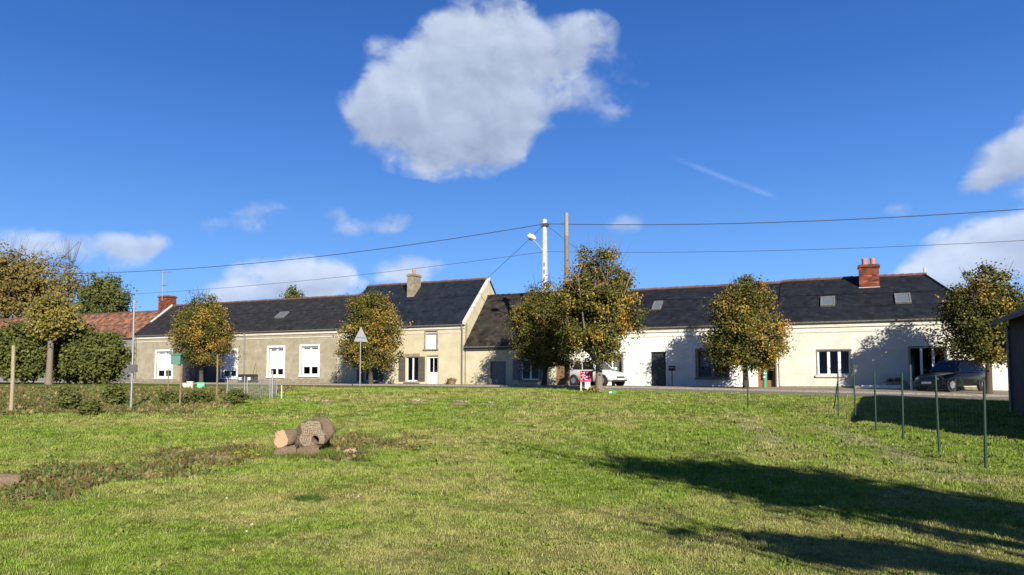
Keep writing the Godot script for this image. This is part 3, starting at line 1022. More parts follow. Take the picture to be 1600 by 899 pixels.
# evergreen, brownish and yellowing foliage: each leaf drawn at random, the same everywhere in the crown
func green_dark(_p: Vector3, r: RandomNumberGenerator) -> Color:
	return Color(0.066, 0.080, 0.023).lerp(Color(0.105, 0.115, 0.031), r.randf())

func green_brown(_p: Vector3, r: RandomNumberGenerator) -> Color:
	return Color(0.120, 0.112, 0.034).lerp(Color(0.205, 0.140, 0.045), r.randf())

func yellow_green(_p: Vector3, r: RandomNumberGenerator) -> Color:
	return Color(0.115, 0.122, 0.030).lerp(Color(0.240, 0.185, 0.044), r.randf())

# trunk with limbs reaching into a crown whose centre is at height cy; twigs past its outline
func trunk_mesh(seed_: int, h0: float, cy: float, rad: Vector3, r0: float, limbs: int, twigs: int) -> SurfaceTool:
	var r := RandomNumberGenerator.new()
	r.seed = seed_ + 900
	var st := mb()
	var lean := Vector3(r.randfn(0, 0.04), 0, r.randfn(0, 0.04))
	var top := Vector3(0, cy + rad.y * 0.55, 0) + lean * 3
	tube(st, [Vector3(0, -0.15, 0), Vector3(0, 0.12, 0), Vector3(0, h0 * 0.5, 0) + lean, Vector3(0, h0, 0) + lean * 1.5, top.lerp(Vector3(0, h0, 0), 0.4), top], [r0 * 1.5, r0 * 1.12, r0 * 0.95, r0 * 0.9, r0 * 0.5, r0 * 0.14], 9)
	for k in limbs:
		var a := TAU * (k + r.randf() * 0.6) / limbs
		var s := Vector3(0, h0 * r.randf_range(0.85, 1.15), 0) + lean * 1.5
		var e := Vector3(cos(a) * rad.x * 0.75, cy + rad.y * r.randf_range(-0.35, 0.55), sin(a) * rad.z * 0.75)
		var m := s.lerp(e, 0.5) + Vector3(0, -0.1 * rad.y, 0) + Vector3(r.randfn(), r.randfn(), r.randfn()) * 0.08 * rad.x
		tube(st, [s, m, e], [r0 * 0.48, r0 * 0.3, r0 * 0.1], 6)
		for j in 3:
			var b := m.lerp(e, r.randf())
			var d := (e - s).normalized() + Vector3(r.randfn(), r.randf() + 0.2, r.randfn()) * 0.7
			tube(st, [b, b + d.normalized() * rad.x * 0.45], [r0 * 0.14, r0 * 0.05], 5)
	for k in twigs:
		var d := Vector3(r.randfn() * 0.6, absf(r.randfn()) + 0.6, r.randfn() * 0.6).normalized()
		var s := Vector3(d.x * rad.x, d.y * rad.y, d.z * rad.z) * 0.5 + Vector3(0, cy, 0)
		var e := Vector3(d.x * rad.x, d.y * rad.y, d.z * rad.z) * r.randf_range(0.98, 1.14) + Vector3(0, cy, 0)
		tube(st, [s, e], [0.018, 0.007], 4)
	return st

func tree(called: String, label: String, at: Vector3, total: float, clear_: float, rad: Vector3, seed_: int, palette: Callable, o := {}) -> Node3D:
	var t := thing(called, label, "tree", at, o.get("turn", 0.0), o.get("group", ""))
	var cy := total - rad.y
	part("trunk", trunk_mesh(seed_, clear_, cy, rad, o.get("r0", 0.12), o.get("limbs", 7), o.get("twigs", 14)), o.get("bark", M.bark), t)
	var c := part("crown", crown_mesh(seed_, rad, o.get("clumps", 210), o.get("per", 60), o.get("size", 0.13), palette, o.get("clump_r", 0.34), o.get("low", -0.9), o.get("ragged", 0.25)), M.leaf, t)
	c.position.y = cy
	return t

func make_trees():
	var g := "clipped street trees along the pavement"
	var rows := [
		["round autumn street tree in front of the beige house", -21.62, -4.1, 6.4, 2.2, 7, 1.0],
		["autumn street tree behind the triangular road sign", -7.6, -4.1, 6.15, 2.1, 12, 0.75],
		["dark autumn street tree in front of the low brown roofed house", 3.78, -4.1, 6.15, 2.15, 23, 0.6],
		["autumn street tree in front of the white house near its orange door", 14.36, -4.1, 5.6, 2.15, 31, 0.65],
		["autumn street tree beside the parked dark car by the shed", 24.41, -4.1, 5.75, 2.2, 44, 1.2]]
	for i in rows.size():
		var q: Array = rows[i]
		var p := row(q[1], q[2])
		var at := Vector3(p.x, height0(p.x, p.y) + 0.04, -p.y)
		var rad := Vector3(q[4] * [0.98, 1.0, 1.04, 0.97, 1.0][i], (q[3] - q[6]) / 2.0 + 0.32, q[4])
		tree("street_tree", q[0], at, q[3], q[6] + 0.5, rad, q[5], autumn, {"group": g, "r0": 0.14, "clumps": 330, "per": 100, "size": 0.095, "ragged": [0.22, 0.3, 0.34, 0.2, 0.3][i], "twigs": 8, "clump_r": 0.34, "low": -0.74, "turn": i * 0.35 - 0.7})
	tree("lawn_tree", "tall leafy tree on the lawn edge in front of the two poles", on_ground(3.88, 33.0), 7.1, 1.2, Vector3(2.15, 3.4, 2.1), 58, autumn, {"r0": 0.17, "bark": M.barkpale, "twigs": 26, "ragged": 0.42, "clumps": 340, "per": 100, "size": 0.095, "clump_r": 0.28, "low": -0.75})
	# out of frame: two unseen trees, crowns shaped to cast the lawn shadows
	tree("shadow_tree", "unseen broad tree off right with crown shaped for the lawn shadow", on_ground(8.0, -1.5), 7.3, 4.0, Vector3(5.6, 1.6, 1.5), 71, green_brown, {"turn": -0.785, "r0": 0.2, "ragged": 0.8, "clumps": 270, "per": 55, "limbs": 10, "twigs": 0})
	tree("shadow_tree", "smaller unseen tree with crown flattened to cast a thin shadow band", on_ground(6.9, -2.9), 4.7, 3.0, Vector3(3.6, 0.4, 0.42), 72, green_brown, {"turn": -0.6, "r0": 0.12, "ragged": 0.6, "clumps": 75, "per": 38, "limbs": 8, "twigs": 0, "clump_r": 0.2})
	# left background
	tree("big_tree", "big brownish tree rising behind the hedge at the left edge", Vector3(-58.5, 1.3, -84.5), 17.0, 5.0, Vector3(8.0, 5.8, 5.0), 81, green_brown, {"r0": 0.4, "size": 0.28, "clump_r": 1.0, "clumps": 330, "per": 60, "twigs": 30, "ragged": 0.5})
	tree("sparse_tree", "thin half bare tree sticking up above the tiled roof", Vector3(-49.5, 1.3, -81.5), 16.0, 6.0, Vector3(2.7, 4.6, 2.2), 82, green_brown, {"r0": 0.22, "size": 0.2, "clump_r": 0.5, "clumps": 120, "per": 14, "twigs": 22, "limbs": 3, "ragged": 0.6})
	tree("round_tree", "round olive green tree behind the orange tiled roof", Vector3(-44.5, 1.3, -80.0), 12.4, 3.0, Vector3(3.3, 4.2, 3.3), 83, green_dark, {"r0": 0.25, "size": 0.24, "clump_r": 0.6, "clumps": 230, "per": 55})
	tree("distant_tree", "tip of a distant tree showing above the beige house ridge", Vector3(-24.6, 1.3, -82.0), 10.9, 3.0, Vector3(1.9, 3.2, 1.9), 84, green_dark, {"r0": 0.2, "size": 0.22, "clump_r": 0.5, "clumps": 120, "per": 45})
	tree("pale_trunk_tree", "tree with a pale straight trunk in front of the hedge", on_ground(-26.4, 42.0), 5.35, 2.7, Vector3(1.85, 1.5, 1.5), 85, yellow_green, {"r0": 0.17, "bark": M.barkpale, "size": 0.15, "clumps": 130, "per": 45, "ragged": 0.5})
	# hedge: each bush a thing
	var bushes := [["rounded evergreen hedge bush next to the grey building wall", -24.4, 43.2, 2.1, 1.7, 91], ["dark hedge bush behind the pale tree trunk", -26.6, 44.2, 2.3, 2.05, 92], ["tall dark hedge bush second from the left edge", -29.2, 44.0, 2.2, 2.0, 93], ["hedge bush at the left edge behind the wooden post", -31.8, 43.6, 2.3, 2.0, 94]]
	for q in bushes:
		var h := thing("hedge_bush", q[0], "bush", on_ground(q[1], q[2]), 0.0, "evergreen bushes forming the hedge")
		var rad := Vector3(q[3], q[4], 1.7)
		var c := part("foliage", crown_mesh(q[5], rad, 260, 60, 0.16, green_dark, 0.36, -1.0, 0.35), M.leaf, h)
		c.position.y = q[4] - 0.15
		part("stem", trunk_mesh(q[5], 0.5, q[4], rad, 0.09, 6, 0), M.bark, h)
	var low := [["small dark green shrub left of the other garden shrub", -14.6, 24.3, 0.5, 0.45, 101], ["dark round garden shrub beside the thin metal pole", -14.0, 26.0, 0.48, 0.48, 102], ["dark green clump at the foot of the wire fence", -10.0, 26.6, 0.5, 0.33, 103], ["low brownish garden shrub right of the metal pole", -12.2, 26.4, 0.5, 0.3, 104], ["low leafy shrub near the green box post", -11.3, 26.9, 0.42, 0.3, 105], ["tiny green shrub on the pale grass at left", -12.9, 22.6, 0.28, 0.25, 106]]
	for q in low:
		var h := thing("garden_shrub", q[0], "shrub", on_ground(q[1], q[2]), 0.0, "low shrubs in the garden strip")
		var rad := Vector3(q[3], q[4], q[3])
		var c := part("foliage", crown_mesh(q[5], rad, 70, 26, 0.075, green_dark, 0.12, -0.6, 0.4), M.leaf, h)
		c.position.y = q[4] * 0.8
		part("stem", trunk_mesh(q[5], 0.1, q[4] * 0.8, rad, 0.02, 4, 0), M.bark, h)
	var gt := thing("grass_tussock", "dark green grass tussock on the open lawn in the foreground", "tussock", on_ground(-2.75, 9.8))
	var gcol := MultiMesh.new()
	gcol.transform_format = MultiMesh.TRANSFORM_3D
	gcol.use_colors = true
	gcol.mesh = blade_clump(301, 26, 0.06, 0.10, 0.004)
	gcol.instance_count = 30
	for k in 30:
		gcol.set_instance_transform(k, Transform3D(Basis(Vector3.UP, rng.randf() * TAU).scaled(Vector3.ONE * rng.randf_range(0.6, 1.1)), Vector3(rng.randfn() * 0.11, -0.01, rng.randfn() * 0.07)))
		gcol.set_instance_color(k, Color(0.05, 0.085, 0.02) * rng.randf_range(0.8, 1.3))
	var gi := MultiMeshInstance3D.new()
	gi.name = "blades"
	gi.multimesh = gcol
	gi.material_override = M.grass
	gt.add_child(gi, true)
	gi.set_meta("kind", "stuff")
	var wd := thing("weed_clump", "yellowing weeds growing round the lawn tree trunk", "weeds", on_ground(3.55, 32.5))
	part("foliage", crown_mesh(111, Vector3(0.35, 0.22, 0.3), 40, 22, 0.08, yellow_green, 0.1, 0.0, 0.4), M.leaf, wd)
	var wy := thing("weed_clump", "yellow leaved weed beside the cut logs", "weeds", on_ground(-5.0, 14.0))
	part("foliage", crown_mesh(112, Vector3(0.28, 0.16, 0.2), 30, 18, 0.06, func(_p, r): return Color(0.30, 0.25, 0.03) if r.randf() > 0.6 else Color(0.10, 0.13, 0.03), 0.09, 0.0, 0.4), M.leaf, wy)

# ------------------------------------------------------------------ lawn cover
func blade_clump(seed_: int, blades: int, spread: float, h: float, w: float) -> ArrayMesh:
	var r := RandomNumberGenerator.new()
	r.seed = seed_
	var st := mb()
	for k in blades:
		var p := Vector3(r.randfn() * spread, 0, r.randfn() * spread)
		var a := r.randf() * TAU
		var side := Vector3(cos(a), 0, sin(a)) * w * r.randf_range(0.6, 1.3)
		var lean := Vector3(r.randfn(), 0, r.randfn()) * h * 0.45
		var hh := h * r.randf_range(0.5, 1.25)
		var mid := p + lean * 0.35 + Vector3(0, hh * 0.6, 0)
		var tip := p + lean + Vector3(0, hh, 0)
		var c := Color.WHITE * r.randf_range(0.75, 1.25)
		for t in [[p - side, p + side, mid + side * 0.6], [p - side, mid + side * 0.6, mid - side * 0.6], [mid - side * 0.6, mid + side * 0.6, tip]]:
			var fn: Vector3 = (t[2] - t[0]).cross(t[1] - t[0]).normalized()
			for q in t:
				st.set_color(c)
				st.set_normal(fn)
				st.add_vertex(q)
	return st.commit()

func scatter(called: String, label: String, mesh: Mesh, m: Material, places: Array):
	# places: [position, scale, colour]
	var mm := MultiMesh.new()
	mm.transform_format = MultiMesh.TRANSFORM_3D
	mm.use_colors = true
	mm.mesh = mesh
	mm.instance_count = places.size()
	for i in places.size():
		var q: Array = places[i]
		mm.set_instance_transform(i, Transform3D(Basis(Vector3.UP, rng.randf() * TAU).scaled(Vector3(q[1], q[1] * rng.randf_range(0.7, 1.3), q[1])), q[0]))
		mm.set_instance_color(i, q[2])
	var o := MultiMeshInstance3D.new()
	o.name = numbered(called)
	o.multimesh = mm
	o.material_override = m
	add_child(o, true)
	tag(o, label, "", "", "stuff")

func make_lawn_cover():
	var lists := [[], [], []]
	# [Z from, Z to, per square metre, scale]
	for band in [[4.2, 7.0, 900, 0.75], [7.0, 10.0, 560, 0.9], [10.0, 15.0, 260, 1.15], [15.0, 22.0, 105, 1.5], [22.0, 36.0, 34, 2.0]]:
		var z0: float = band[0]
		var z1: float = band[1]
		var half := 0.72
		var n := int((z1 * z1 - z0 * z0) * half * band[2])
		for i in n:
			var Z := sqrt(lerpf(z0 * z0, z1 * z1, rng.randf()))
			var x := rng.randf_range(-half, half) * Z - 0.2
			if lawn_edge(x, Z) > -0.1: continue
			var c := lawn_color(x, Z)
			if rng.randf() < 0.2: c = c.lerp(Color(0.30, 0.26, 0.13), 0.6)
			var k := rng.randf_range(0.7, 1.38)
			c = Color(c.r * k, c.g * k * 1.05, c.b * k)
			lists[rng.randi() % 3].append([Vector3(x, height(x, Z) - 0.008, -Z), band[3] * rng.randf_range(0.7, 1.25) * (1.0 + 0.35 * noise.get_noise_2d(x * 8, Z * 8)), c])
	for i in 2600:
		var Z := sqrt(lerpf(20.0, 900.0, rng.randf()))
		var x := rng.randf_range(-0.72, 0.72) * Z
		if lawn_edge(x, Z) > -0.2 or noise.get_noise_2d(x * 10.0 - 80, Z * 10.0) < 0.02: continue
		var tc: Color = [Color(0.10, 0.15, 0.025), Color(0.16, 0.21, 0.035), Color(0.30, 0.27, 0.11)][rng.randi() % 3]
		lists[2].append([Vector3(x, height(x, Z) - 0.008, -Z), rng.randf_range(1.2, 2.2) * (0.7 if Z < 9 else 1.0), tc * rng.randf_range(0.8, 1.2)])
	for i in 700:
		var a := rng.randf() * TAU
		var x := -4.05 + cos(a) * rng.randf_range(0.1, 0.75)
		var Z := 14.25 + sin(a) * rng.randf_range(0.1, 0.5)
		lists[2].append([Vector3(x, height(x, Z) - 0.008, -Z), rng.randf_range(1.6, 3.2), Color(0.11, 0.16, 0.03) * rng.randf_range(0.6, 1.2)])
	for k in 3:
		scatter("grass", ["short green grass blades covering the lawn", "finer grass blades mixed into the lawn", "longer grass blades mixed into the lawn"][k], blade_clump(200 + k, 13, 0.035, [0.028, 0.022, 0.036][k], 0.0035), M.grass, lists[k])
	# dead stalks and leaves in the brown band
	var dead := []
	var leafy := []
	for i in 110000:
		var x := rng.randf_range(-26, 0)
		var Z := rng.randf_range(8, 36)
		if absf(x) > Z * 0.73: continue
		var w := weediness(x, Z)
		if w < rng.randf() * 0.9 + 0.1: continue
		if Z > 20 and rng.randf() > 0.4: continue
		var c: Color = [Color(0.15, 0.108, 0.045), Color(0.085, 0.062, 0.028), Color(0.22, 0.17, 0.08), Color(0.10, 0.12, 0.035), Color(0.06, 0.09, 0.026), Color(0.12, 0.14, 0.04)][rng.randi() % 6]
		var q := [Vector3(x, height(x, Z) - 0.01, -Z), rng.randf_range(0.7, 1.7) * (1.0 if Z < 20 else 1.5), c]
		if rng.randf() < 0.5: dead.append(q)
		else: leafy.append(q)
	scatter("dead_stalks", "dry brown stalks in the weedy strip by the logs", blade_clump(210, 9, 0.06, 0.09, 0.004), M.grass, dead)
	var lm := crown_mesh(211, Vector3(0.12, 0.035, 0.12), 9, 3, 0.05, func(_p, r): return Color.WHITE * r.randf_range(0.8, 1.2), 0.05, 0.0)
	scatter("weeds", "low broad leaved weeds and litter in the brown strip", lm, M.leaf, leafy)
	var ros := []
	for i in 6000:
		var Z := sqrt(lerpf(18.0, 700.0, rng.randf()))
		var x := rng.randf_range(-0.72, 0.72) * Z
		if noise.get_noise_2d(x * 12.0 + 200, Z * 12.0) < rng.randf_range(-0.2, 0.5): continue
		var c: Color = [Color(0.09, 0.12, 0.022), Color(0.12, 0.16, 0.03), Color(0.17, 0.19, 0.05), Color(0.13, 0.17, 0.035)][rng.randi() % 4]
		ros.append([Vector3(x, height(x, Z) + 0.002, -Z), rng.randf_range(0.4, 0.9) * (1.0 if Z < 12 else 1.5), c])
	scatter("clover", "small broad leaved plants dotted through the lawn", lm, M.leaf, ros)
	var fall := []
	for i in 900:
		var Z := sqrt(lerpf(25.0, 1100.0, rng.randf()))
		var x := rng.randf_range(-0.7, 0.7) * Z
		if lawn_edge(x, Z) > -0.2: continue
		fall.append([Vector3(x, height(x, Z) + 0.03, -Z), rng.randf_range(0.3, 0.8) * (1.0 if Z < 15 else 1.5), [Color(0.40, 0.35, 0.22), Color(0.30, 0.18, 0.06), Color(0.36, 0.30, 0.09), Color(0.44, 0.40, 0.30)][rng.randi() % 4]])
	var one := crown_mesh(212, Vector3(0.01, 0.004, 0.01), 1, 2, 0.05, func(_p, _r): return Color.WHITE, 0.02, 0.0)
	scatter("fallen_leaves", "fallen leaves and pale bits scattered over the lawn", one, M.leaf, fall)

# ------------------------------------------------------------------ logs
func log_piece(called: String, label: String, at: Vector3, axis: Vector3, length: float, r: float, cut: Material, seed_: int, extra := {}) -> Node3D:
	var t := thing(called, label, "log", at, 0.0, extra.get("group", ""))
	axis = axis.normalized()
	var side := axis.cross(Vector3.UP).normalized()
	var up := side.cross(axis)
	var rings := []
	var n := 20
	var segs := 7
	for i in segs + 1:
		var ring := []
		var s := float(i) / segs
		for k in n:
			var a := TAU * k / n
			var rr := r * (1.0 + 0.5 * noise.get_noise_3d(cos(a) * 14 + seed_ * 31, sin(a) * 14, s * 16) + 0.16 * noise.get_noise_3d(cos(a) * 60, sin(a) * 60 + seed_ * 9, s * 40))
			if i == 0 or i == segs: rr *= 0.93
			var tilt: float = extra.get("tilt", 0.0) * cos(a) * r if i == segs else 0.0
			ring.append(axis * (length * (s - 0.5) + tilt) + (side * cos(a) + up * sin(a)) * rr)
		rings.append(ring)
	var st := mb()
	st.set_smooth_group(0)
	for i in segs:
		for k in n:
			var k2 := (k + 1) % n
			for q in [rings[i][k], rings[i][k2], rings[i + 1][k2], rings[i][k], rings[i + 1][k2], rings[i + 1][k]]:
				st.add_vertex(q)
	st.index()
	st.generate_normals()
	part("bark", st, M.logbark, t)
	for e in [0, segs]:
		var ce := mb()
		var c := Vector3.ZERO
		for q in rings[e]: c += q / n
		if extra.has("hole") and e == segs:
			var hc: Vector3 = c - side * extra.hole.x + up * extra.hole.y
			var hs := mb()
			for k in n:
				var k2 := (k + 1) % n
				var pa: Vector3 = hc + (side * cos(TAU * k / n) + up * sin(TAU * k / n)) * extra.hole.z
				var pb: Vector3 = hc + (side * cos(TAU * k2 / n) + up * sin(TAU * k2 / n)) * extra.hole.z
				var ia: Vector3 = pa - axis * length * 0.7
				var ib: Vector3 = pb - axis * length * 0.7
				var ua := Vector2(0.5, 0.5) + Vector2.from_angle(TAU * k / n) * 0.48
				var ub := Vector2(0.5, 0.5) + Vector2.from_angle(TAU * k2 / n) * 0.48
				var va := Vector2(0.5, 0.5) + (ua - Vector2(0.5, 0.5)) * 0.4
				var vb := Vector2(0.5, 0.5) + (ub - Vector2(0.5, 0.5)) * 0.4
				tri(ce, rings[e][k], rings[e][k2], pb, ua, ub, vb)
				tri(ce, rings[e][k], pb, pa, ua, vb, va)
				quad(hs, pa, pb, ib, ia)
				tri(hs, hc - axis * length * 0.7, ia, ib)
			part("cut_face", ce, cut, t)
			part("hollow", hs, M.logbark, t)
			continue
		for k in n:
			var k2 := (k + 1) % n
			var ra := Vector2(0.5, 0.5) + Vector2.from_angle(TAU * k / n) * 0.48
			var rb := Vector2(0.5, 0.5) + Vector2.from_angle(TAU * k2 / n) * 0.48
			if e == 0: tri(ce, c, rings[e][k2], rings[e][k], Vector2(0.5, 0.5), rb, ra)
			else: tri(ce, c, rings[e][k], rings[e][k2], Vector2(0.5, 0.5), ra, rb)
		part("cut_face", ce, cut, t)
	return t

func make_logs():
	var g := "cut logs heaped on the lawn"
	var y := height(-4.2, 14.3)
	log_piece("cut_log", "short log with a pale orange sawn face at the front of the heap", Vector3(-4.30, y + 0.31, -14.3), Vector3(-0.45, 0.0, 0.85), 0.5, 0.19, M.cutwood, 1, {"group": g})
	log_piece("cut_log", "largest grey bark log at the top right of the heap", Vector3(-3.83, y + 0.42, -14.5), Vector3(-0.28, -0.04, 0.9), 0.5, 0.29, M.greywood, 2, {"group": g, "hole": Vector3(0.12, -0.10, 0.085), "tilt": 0.3})
	log_piece("stump_piece", "split pale stump piece lying under the sawn log", Vector3(-4.28, y + 0.08, -14.05), Vector3(0.9, 0.1, 0.2), 0.36, 0.12, M.rotwood, 3, {"group": g, "tilt": 0.8})
	log_piece("stump_piece", "pale rotten stump piece under the largest log", Vector3(-3.86, y + 0.08, -14.05), Vector3(0.9, 0.25, 0.2), 0.34, 0.12, M.rotwood, 4, {"group": g, "tilt": 0.9})
	log_piece("cut_log", "grey log cut off by the left edge of the photo", on_ground(-7.6, 10.8) + Vector3(0, 0.08, 0), Vector3(1, 0.02, -0.25), 0.75, 0.11, M.rotwood, 5, {"tilt": 0.4})
	log_piece("bark_slab", "flat reddish slab of bark lying left of the log heap", on_ground(-5.35, 13.55) + Vector3(0, 0.015, 0), Vector3(1, 0, 0.1), 0.42, 0.06, M.pot, 6)
	var mounds := [["pale clod of dug earth left of three others on lawn", -3.55, 27.2, 0.26], ["wide pale earth mound in the middle of the far lawn", -1.95, 26.8, 0.42], ["small brown earth mound nearest the lawn tree", -0.75, 26.6, 0.3], ["pale earth clod on far lawn below the road sign", -6.9, 27.4, 0.3], ["small pale stone like clod right of the wire fence", -7.9, 28.3, 0.16], ["reddish earth clod near the log heap's right side", -3.2, 14.6, 0.14]]
	for i in mounds.size():
		var q: Array = mounds[i]
		var t := thing("earth_mound", q[0], "mound", on_ground(q[1], q[2]), 0.0, "small mounds of dug earth")
		var m := crown_mesh(300 + i, Vector3(q[3], q[3] * 0.3, q[3] * 0.8), 60, 10, 0.07, func(_p, r): return Color(0.34, 0.27, 0.19) * r.randf_range(0.7, 1.2), 0.05, -0.2)
		part("clods", m, M.leaf, t)
		var dome := SphereMesh.new()
		dome.radius = q[3] * 0.9
		dome.height = q[3] * 0.5
		dome.radial_segments = 14
		dome.rings = 7
		part("heap", dome, M.soil, t)

# ------------------------------------------------------------------ poles, wires, fences, street things
func sag_wire(st: SurfaceTool, a: Vector3, b: Vector3, sag: float, r: float):
	var pts := []
	var rad := []
	for i in 25:
		var s := i / 24.0
		pts.append(a.lerp(b, s) - Vector3(0, sag * 4.0 * s * (1.0 - s), 0))
		rad.append(r)
	tube(st, pts, rad, 5)

func make_poles():
	var p := row(3.41, -3.0)
	var base := height0(p.x, p.y) + 0.04
	var c := thing("utility_pole", "white concrete utility pole carrying the street lamp", "pole", Vector3(p.x, base, -p.y), TURN)
	var topy := 10.74 - base
	var st := mb()
	for k in 1:
		var a := 0.15
		var b := 0.085
		for q in [[Vector3(-1, 0, 1), Vector3(1, 0, 1)], [Vector3(1, 0, 1), Vector3(1, 0, -1)], [Vector3(1, 0, -1), Vector3(-1, 0, -1)], [Vector3(-1, 0, -1), Vector3(-1, 0, 1)]]:
			quad(st, q[0] * a + Vector3(0, -0.3, 0), q[1] * a + Vector3(0, -0.3, 0), q[1] * b + Vector3(0, topy, 0), q[0] * b + Vector3(0, topy, 0))
		quad(st, Vector3(-b, topy, b), Vector3(b, topy, b), Vector3(b, topy, -b), Vector3(-b, topy, -b))
	part("shaft", st, M.concrete, c)
	part("insulator_bracket", boxm(-0.2, 0.2, topy - 0.42, topy - 0.25, -0.14, 0.14), M.wire, c)
	for k in 5: part("painted_hole", boxm(-0.035, 0.035, topy - 2.7 - k * 0.42, topy - 2.5 - k * 0.42, 0.125 + k * 0.004, 0.135 + k * 0.004), M.taupe, c)  # darker plates on the shaft, the shade of the holes put into their colour
	var l := thing("street_lamp", "street lamp head on a short arm from the concrete pole", "lamp", Vector3(p.x, 9.0, -p.y), TURN)
	part("arm", tubem([Vector3(-0.08, -0.1, 0.1), Vector3(-0.25, 0.15, 0.25), Vector3(-0.55, 0.55, 0.5)], [0.03, 0.03, 0.03], 8), M.galv, l)
	var hs := mb()
	tube(hs, [Vector3(-0.42, 0.58, 0.4), Vector3(-0.55, 0.66, 0.5), Vector3(-0.72, 0.72, 0.62), Vector3(-0.8, 0.7, 0.68)], [0.06, 0.16, 0.17, 0.05], 12)
	part("lamp_head", hs, M.concrete, l)
	part("lamp_glass", tubem([Vector3(-0.58, 0.48, 0.52), Vector3(-0.62, 0.58, 0.55), Vector3(-0.64, 0.66, 0.56)], [0.06, 0.13, 0.14], 12), M.charcoal, l)
	var w := row(4.71, -3.0)
	var wb := height0(w.x, w.y) + 0.04
	var wp := thing("wooden_pole", "brown wooden telephone pole with pale top beside concrete pole", "pole", Vector3(w.x, wb, -w.y))
	var wt := 10.98 - wb
	part("shaft", tubem([Vector3(0, -0.3, 0), Vector3(0, wt - 1.3, 0)], [0.15, 0.115], 12), M.oldwood, wp)
	part("pale_top", tubem([Vector3(0, wt - 1.3, 0), Vector3(0, wt, 0)], [0.116, 0.105], 12), M.palepost, wp)
	var top := Vector3(p.x, 10.58 - 0.1, -p.y)
	# wires
	var wires := [
		["thick overhead cable sagging left from the concrete pole", top, row3(-48.0, 10.75, -3.0), 1.0, 0.022],
		["thick overhead cable sagging right from the concrete pole", top, row3(52.0, 10.45, -3.0), 1.32, 0.022],
		["thin lower cable running left from the concrete pole", top + Vector3(0, -1.6, 0), row3(-62.0, 9.4, -3.0), 1.1, 0.012],
		["thin lower cable running right from the concrete pole", top + Vector3(0, -1.6, 0), row3(52.0, 8.6, -3.0), 1.0, 0.012],
		["thin service wire slanting from the concrete pole to the yellow house", top, row3(-3.4, 8.5, 3.3), 0.05, 0.012],
		["thin service wire slanting from concrete pole to the white house", top, row3(6.8, 7.2, 3.0), 0.05, 0.012]]
	for q in wires:
		var s := mb()
		sag_wire(s, q[1], q[2], q[3], q[4])
		tag(part("overhead_wire", s, M.wire, self), q[0], "wire", "overhead wires")
	# the next poles of the line, out of sight to left and right
	for e in [[-48.0, "far utility pole hidden behind the trees at left"], [52.0, "far utility pole beyond the right edge of the photo"]]:
		var q := row(e[0], -3.0)
		var f := thing("utility_pole", e[1], "pole", Vector3(q.x, height0(q.x, q.y) - 0.05, -q.y))
		part("shaft", tubem([Vector3(0, -0.3, 0), Vector3(0, 9.7, 0)], [0.17, 0.11], 10), M.concrete, f)
	var fq := row(-62.0, -3.0)
	var ff := thing("wooden_pole", "far wooden pole hidden behind the trees at left", "pole", Vector3(fq.x, height0(fq.x, fq.y) - 0.05, -fq.y))
	part("shaft", tubem([Vector3(0, -0.3, 0), Vector3(0, 8.2, 0)], [0.15, 0.11], 10), M.oldwood, ff)

func make_sign():
	var Z := 40.0
	var x := -8.25
	var s := thing("road_sign", "triangular road sign seen from behind on a grey post", "sign", on_ground(x, Z, 0.0), 0.75)
	part("post", tubem([Vector3(0, -0.2, 0), Vector3(0, 3.2, 0)], [0.035, 0.035], 8), M.steel, s)
	var st := mb()
	var o := [Vector2(0, 3.25), Vector2(-0.44, 2.42), Vector2(0.44, 2.42)]
	for z in [[0.05, 1], [0.035, -1]]:
		var a := [Vector3(o[0].x, o[0].y, z[0]), Vector3(o[1].x, o[1].y, z[0]), Vector3(o[2].x, o[2].y, z[0])]
		if z[1] > 0: tri(st, a[0], a[1], a[2])
		else: tri(st, a[0], a[2], a[1])
	for k in 3:
		var a: Vector2 = o[k]
		var b: Vector2 = o[(k + 1) % 3]
		quad(st, Vector3(b.x, b.y, 0.05), Vector3(a.x, a.y, 0.05), Vector3(a.x, a.y, 0.035), Vector3(b.x, b.y, 0.035))
	part("plate", st, M.signback, s)
	part("clamp", boxm(-0.28, 0.28, 2.62, 2.66, 0.051, 0.07), M.steel, s)

func make_fence():
	var f := thing("wire_fence", "green wire mesh fence with thin posts on the right lawn", "fence", on_ground(8.1, 12.7))
	var o := f.position
	var pts := [[8.1, 12.7, 0.02], [8.3, 14.4, -0.015], [8.85, 16.75, 0.01], [9.2, 18.7, 0.0], [9.95, 21.4, -0.02], [10.6, 24.0, 0.012], [7.95, 24.9, 0.01]]
	for i in pts.size():
		var q: Array = pts[i]
		var b := on_ground(q[0], q[1]) - o
		var lean: float = q[2]
		part("post", tubem([b + Vector3(0, -0.15, 0), b + Vector3(lean, 1.5, lean)], [0.024, 0.022], 8), M.fencegreen, f)
	var b5 := on_ground(10.6, 24.0) - o
	part("brace", tubem([b5 + Vector3(0.02, 1.1, 0), on_ground(10.85, 24.9) - o], [0.02, 0.02], 6), M.fencegreen, f)
	var st := mb()
	for i in pts.size() - 1:
		var a := on_ground(pts[i][0], pts[i][1]) - o
		var b := on_ground(pts[i + 1][0], pts[i + 1][1]) - o
		for k in 13:
			var h := Vector3(0, 0.08 + k * 0.115, 0)
			tube(st, [a + h, b + h], [0.0011, 0.0011], 3)
		var n := int(a.distance_to(b) / 0.115)
		for k in range(1, n):
			var p := a.lerp(b, float(k) / n)
			tube(st, [p + Vector3(0, 0.08, 0), p + Vector3(0, 1.46, 0)], [0.0009, 0.0009], 3)
	part("wire_mesh", st, M.fencegreen, f)

